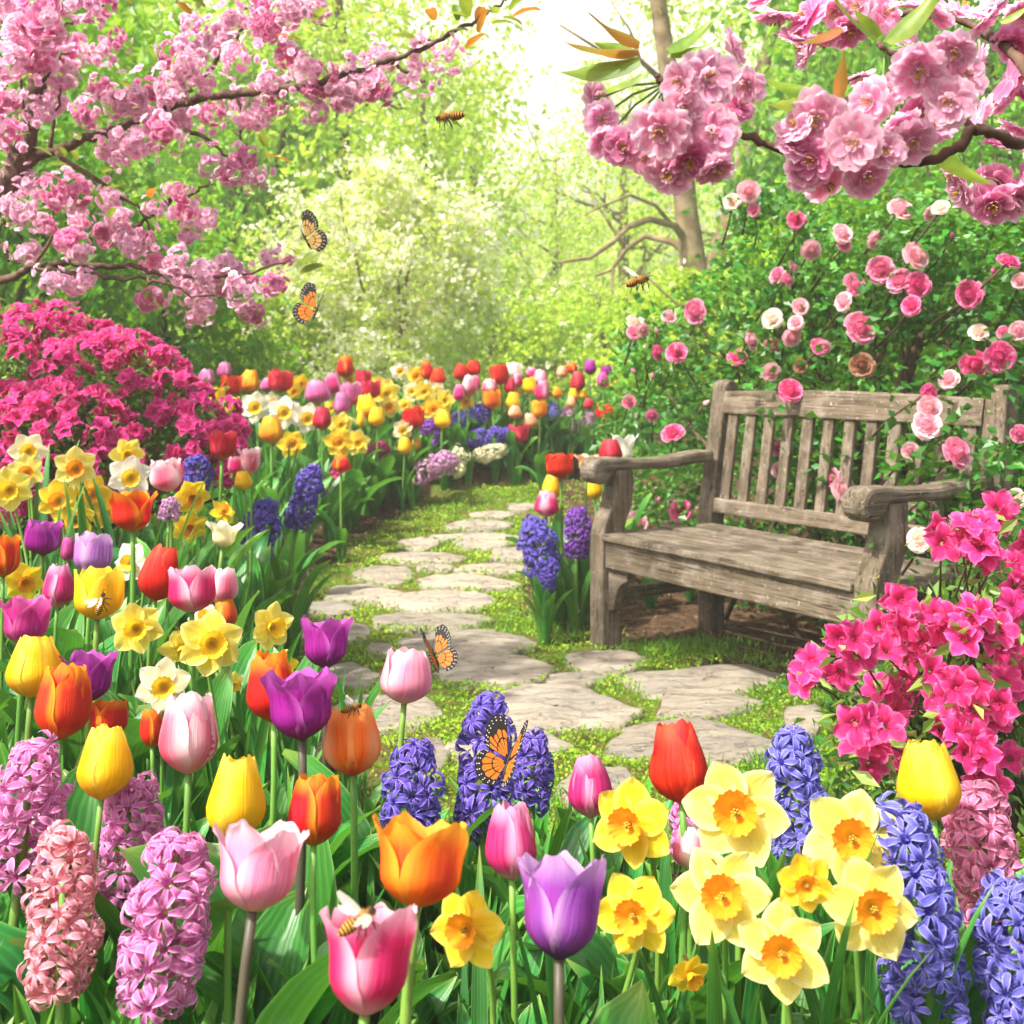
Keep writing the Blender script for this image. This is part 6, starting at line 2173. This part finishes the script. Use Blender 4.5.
def wing_mesh(fore, under, rg):
    """A monarch's wing in the X-Y plane, hinged at the origin: black membrane, coloured cells between the veins, white dots."""
    if fore:
        ang = np.radians([8, 22, 38, 52, 62, 70])
        rad = np.array([.62, .78, .95, 1.1, 1.06, .9])
    else:
        ang = np.radians([-78, -58, -38, -18, 0, 12])
        rad = np.array([.62, .76, .82, .80, .72, .6])
    aa = np.linspace(ang[0], ang[-1], 25)
    rr = np.interp(aa, ang, rad) * (1 + .018 * np.sin(aa * 34))
    out = [(0, 0)] + [(r * math.cos(a), r * math.sin(a)) for a, r in zip(aa, rr)]
    mb = MB()
    mb.prism(out, 'z', -.004, .004, 0)
    nc = 5
    for k in range(nc):
        a0 = ang[0] + (ang[-1] - ang[0]) * k / nc + .028
        a1 = ang[0] + (ang[-1] - ang[0]) * (k + 1) / nc - .028
        lim = .78 if not fore else (.8 if k < 2 else .66)
        for r0, r1 in ((.10, .44), (.475, lim)) if True else ():
            q = [(r0 * np.interp(a, ang, rad), a) for a in (a0 + (.02 / max(r0, .1)) * .1, a1)]
            pl = [(np.interp(a, ang, rad) * r0 * math.cos(a), np.interp(a, ang, rad) * r0 * math.sin(a)) for a in np.linspace(a0, a1, 4)]
            pl += [(np.interp(a, ang, rad) * r1 * (1 - .05 * abs(t)) * math.cos(a), np.interp(a, ang, rad) * r1 * (1 - .05 * abs(t)) * math.sin(a)) for t, a in zip(np.linspace(1, -1, 5), np.linspace(a1, a0, 5))]
            mb.prism(pl, 'z', -.011, .011, 1)
    for row in (.86, .93):
        for a in np.linspace(ang[0] + .06, ang[-1] - .05, 9):
            r = np.interp(a, ang, rad) * row
            c = (r * math.cos(a), r * math.sin(a))
            mb.prism([(c[0] + .015 * math.cos(t), c[1] + .015 * math.sin(t)) for t in np.linspace(0, 6.28, 7)[:-1]], 'z', -.013, .013, 2)
    return mb.mesh('wing', [m_wing_k, m_wing_b if under else m_wing_o, m_wing_w], False)


def butterfly(px, py, D, size, heading, spread, label, under=False, tiltx=0.0, rolly=0.0):
    """size is the length of one wing; heading is the way the body points (degrees, 0 = away from the viewer), spread the half angle between the raised wings."""
    rg = np.random.default_rng(int(px + py))
    t = empty('butterfly', at(px, py, D), label, 'butterfly', 'butterflies in the garden')
    t.rotation_euler = (math.radians(tiltx), math.radians(rolly), math.radians(heading))
    b = MB()
    n = 14
    ys = np.linspace(-.42, .34, n)
    rr = [.012 + .045 * math.sin(math.pi * min(1, (i + .4) / n * 1.6)) * (1 - .25 * i / n) if i < 8 else .05 - .006 * (i - 8) + (.012 if i == 12 else 0) for i in range(n)]
    b.tube([(0, y * size, 0) for y in ys], [r * size for r in rr], 8)
    b.build('body', m_black, t)
    for s in (-1, 1):
        a = MB()
        a.tube([(0, .33 * size, .01 * size), (s * .10 * size, .52 * size, .06 * size), (s * .15 * size, .64 * size, .07 * size)], [.008 * size, .007 * size, .014 * size], 5)
        a.build('antenna', m_black, t)
        for fore in (1, 0):
            # wing plane: X outward, Y forward; raised by the spread angle
            th = math.radians(90 - spread) * -s
            M = Matrix.Rotation(th, 4, 'Y') @ Matrix.Scale(s, 4, (1, 0, 0)) if False else Matrix.Rotation(-s * math.radians(90 - spread), 4, 'Y')
            w = put('wing', wing_mesh(fore, under, rg), t, (s * .03 * size, (.08 if fore else -.02) * size, .02 * size), M, (s * size, size, size))
    for s in (-1, 1):
        for k in range(3):
            a = MB()
            y = (.05 + .08 * k) * size
            a.tube([(s * .03 * size, y, -.02 * size), (s * .12 * size, y + .03 * size, -.10 * size), (s * .15 * size, y + .05 * size, -.2 * size)], .008 * size, 4)
            a.build('leg', m_black, t)
    return t


butterfly(306, 240, 2.95, .066, 82, 3, 'butterfly with closed buff wings perched at the tip of the cherry branch', True, 60, 0)
butterfly(316, 311, 2.6, .062, -32, 46, 'orange butterfly flying just below the perched one at the left', False, 58, 0)
butterfly(435, 657, 1.72, .042, 36, 46, 'orange butterfly hovering above the single pale pink tulip', False, 52, 0)
butterfly(508, 762, 1.42, .050, -34, 46, 'orange butterfly settled on the tall violet hyacinth', False, 56, 0)

# ------------------------------------------------------------------ bees
m_bee, nt = new_mat('bee_fur')
uv, u, v = uvxy(nt)
st_ = math_(nt, 'SINE', math_(nt, 'MULTIPLY', v, 78.0))
band = math_(nt, 'MULTIPLY', ramp(nt, st_, -.1, .35), ramp(nt, v, .5, .44))
c = mix(nt, band, hx('#1c130c'), hx('#c08a2e'))
c = mix(nt, math_(nt, 'MULTIPLY', ramp(nt, v, .46, .52), ramp(nt, v, .84, .8)), c, hx('#8a6526'))
finish(nt, c, .75, spec=.3)
m_fuzz = plain_mat('bee_fuzz', '#b88a3a', .8, .2)
m_beewing, nt = new_mat('bee_wing')
p = nd(nt, 'ShaderNodeBsdfPrincipled')
p.inputs['Base Color'].default_value = (.85, .82, .72, 1)
p.inputs['Roughness'].default_value = .25
p.inputs['Alpha'].default_value = .32
o_ = nd(nt, 'ShaderNodeOutputMaterial')
nt.links.new(p.outputs[0], o_.inputs[0])


def bee(px, py, D, L, heading, label, pitch=0.0, wing_up=45, roll=0):
    rg = np.random.default_rng(int(px * 3 + py))
    t = empty('honey_bee', at(px, py, D), label, 'bee', 'bees in the garden')
    t.rotation_euler = (math.radians(pitch), math.radians(roll), math.radians(heading))
    # one body from the tip of the abdomen (-Y) to the head (+Y)
    y = np.array([-.52, -.49, -.42, -.32, -.2, -.08, .0, .03, .08, .16, .24, .30, .325, .35, .40, .45, .49, .5])
    r = np.array([.005, .05, .10, .145, .165, .145, .08, .055, .10, .155, .145, .085, .055, .085, .105, .09, .05, .005])
    a = np.linspace(0, 2 * np.pi, 16, endpoint=False)
    droop = -.10 * np.clip(-y, 0, 1) - .12 * np.clip(y - .3, 0, 1)
    P = np.stack([np.stack([rr * np.cos(a), yy + 0 * a, rr * .95 * np.sin(a) + dd], -1) for yy, rr, dd in zip(y, r, droop)]) * L
    UV = np.stack([np.broadcast_to(np.linspace(0, 1, 16)[None], (18, 16)), np.broadcast_to(((y + .52) / 1.02)[:, None], (18, 16))], -1)
    mb = MB()
    mb.grid(P, UV=UV, wrap=True)
    body = mb.build('body', m_bee, t)
    n = 900
    k = rg.integers(6, 15, n)
    th = rg.uniform(0, 6.28, n)
    Q = np.stack([r[k] * np.cos(th), y[k] + rg.normal(size=n) * .02, r[k] * .95 * np.sin(th) + droop[k]], 1) * L
    A = np.stack([np.cos(th), rg.normal(size=n) * .4 - .2, np.sin(th)], 1)
    V, F_, U = leaves_np(Q, A, .055 * L, .1, 0, 0, rg)
    put('fuzz', np_mesh('fuzz', V, F_, U, m_fuzz), body)
    for s in (-1, 1):
        e = MB()
        e.grid([[(s * (.075 + .035 * math.sin(b)) * L, (.41 + .05 * math.cos(b) * math.sin(c_)) * L, (-.0 + .06 * math.cos(b) * math.cos(c_)) * L) for c_ in np.linspace(0, 6.28, 9)] for b in np.linspace(-1.5, 1.5, 6)])
        e.build('eye', m_black, t)
        a_ = MB()
        a_.tube([(s * .03 * L, .48 * L, .03 * L), (s * .08 * L, .56 * L, .08 * L), (s * .11 * L, .66 * L, .03 * L)], .011 * L, 5)
        a_.build('antenna', m_black, t)
        for j, (ll, ww, y0, sw) in enumerate(((.72, .25, .18, -.35), (.5, .2, .1, -.75))):
            w_ = MB()
            tt = np.linspace(0, 1, 9)
            hw = ww * np.sin(np.pi * np.clip(tt * .86 + .08, 0, 1)) ** .7
            w_.grid([[(x * L, -h_ * .25 * L, 0), (x * L, h_ * .0 * L, .01 * L), (x * L, h_ * .75 * L, 0)] for x, h_ in zip(tt * ll, hw)])
            put('wing', w_.mesh('wing', m_beewing), t, (s * .07 * L, y0 * L, .13 * L), Matrix.Rotation(s * sw if s > 0 else math.pi + s * sw * 1, 4, 'Z') @ Matrix.Rotation(-math.radians(wing_up), 4, 'Y'))
        for j in range(3):
            g = MB()
            yy = (.22 - .09 * j) * L
            g.tube([(s * .09 * L, yy, -.08 * L), (s * .2 * L, yy + (.08 - .1 * j) * L, -.13 * L), (s * .2 * L, yy + (.08 - .16 * j) * L, -.3 * L), (s * .19 * L, yy + (.1 - .2 * j) * L, -.38 * L)], [.02 * L, .022 * L, .018 * L, .01 * L], 5)
            g.build('leg', m_black, t)
    return t


bee(450, 116, 1.15, .031, 70, 'honey bee flying under the tip of the left cherry branch', -6, 40)
bee(637, 281, 1.25, .031, -62, 'honey bee flying above the roses near the big trunk', 14, 40)
_, p_, ax_, D_ = T['bee_yellow']
bee(100, 604, D_ - .052, .036, -40, 'bee clinging to the side of a yellow tulip', 70, 20)
_, p_, ax_, D_ = T['bee_orange']
bee(351, 708, D_ - .006, .024, -75, 'dark bee on the rim of the apricot orange tulip', 10, 25)
_, p_, ax_, D_ = T['bee_pink']
bee(357, 921, D_ - .012, .030, -55, 'honey bee resting in the cup of the hot pink tulip', 22, 25, 15)

# ------------------------------------------------------------------ sunlit haze
def build_haze():
    m, nt = new_mat('haze')
    v = nd(nt, 'ShaderNodeVolumePrincipled')
    v.inputs['Color'].default_value = (1.0, .99, .84, 1)
    v.inputs['Density'].default_value = .0062
    v.inputs['Anisotropy'].default_value = 0.0
    out = nd(nt, 'ShaderNodeOutputMaterial')
    nt.links.new(v.outputs[0], out.inputs['Volume'])
    mb = MB()
    mb.prism([(-70, -12), (70, -12), (70, 75), (-70, 75)], 'z', -1.2, 16)
    o = mb.build('haze', m, None, False)
    recalc(o.data)
    tag(o, kind='stuff')


build_haze()


def sky_backdrops():
    """White lumpy masses added beyond the trees to make the sky gap bright white."""
    m, nt = new_mat('cloud')
    finish(nt, (.93, .93, .92, 1), 1.0, 0, spec=0)
    rg = np.random.default_rng(9)
    for x, y, z, sx, sy, sz in [(0, 260, 70, 95, 30, 62), (-150, 280, 60, 90, 30, 60), (150, 270, 66, 90, 30, 60), (20, 300, 150, 150, 30, 40)]:
        a, b = np.meshgrid(np.linspace(0, 2 * np.pi, 97), np.linspace(-np.pi / 2, np.pi / 2, 49))
        d = np.stack([np.cos(a) * np.cos(b), np.sin(a) * np.cos(b), np.sin(b)], -1)
        k = 1.0
        for i in range(5):
            f = 2.2 * 1.8 ** i
            ph = rg.uniform(0, 6.28, 3)
            k = k + .16 / 1.6 ** i * np.abs(np.sin(d[..., 0] * f + ph[0]) * np.sin(d[..., 1] * f + ph[1]) + np.sin(d[..., 2] * f + ph[2]) * .6)
        P = d * k[..., None] * [sx, sy, sz]
        o = MB().grid(P).build('cloud', m)
        o.location = (x, y, z)
        tag(o, kind='structure')


sky_backdrops()
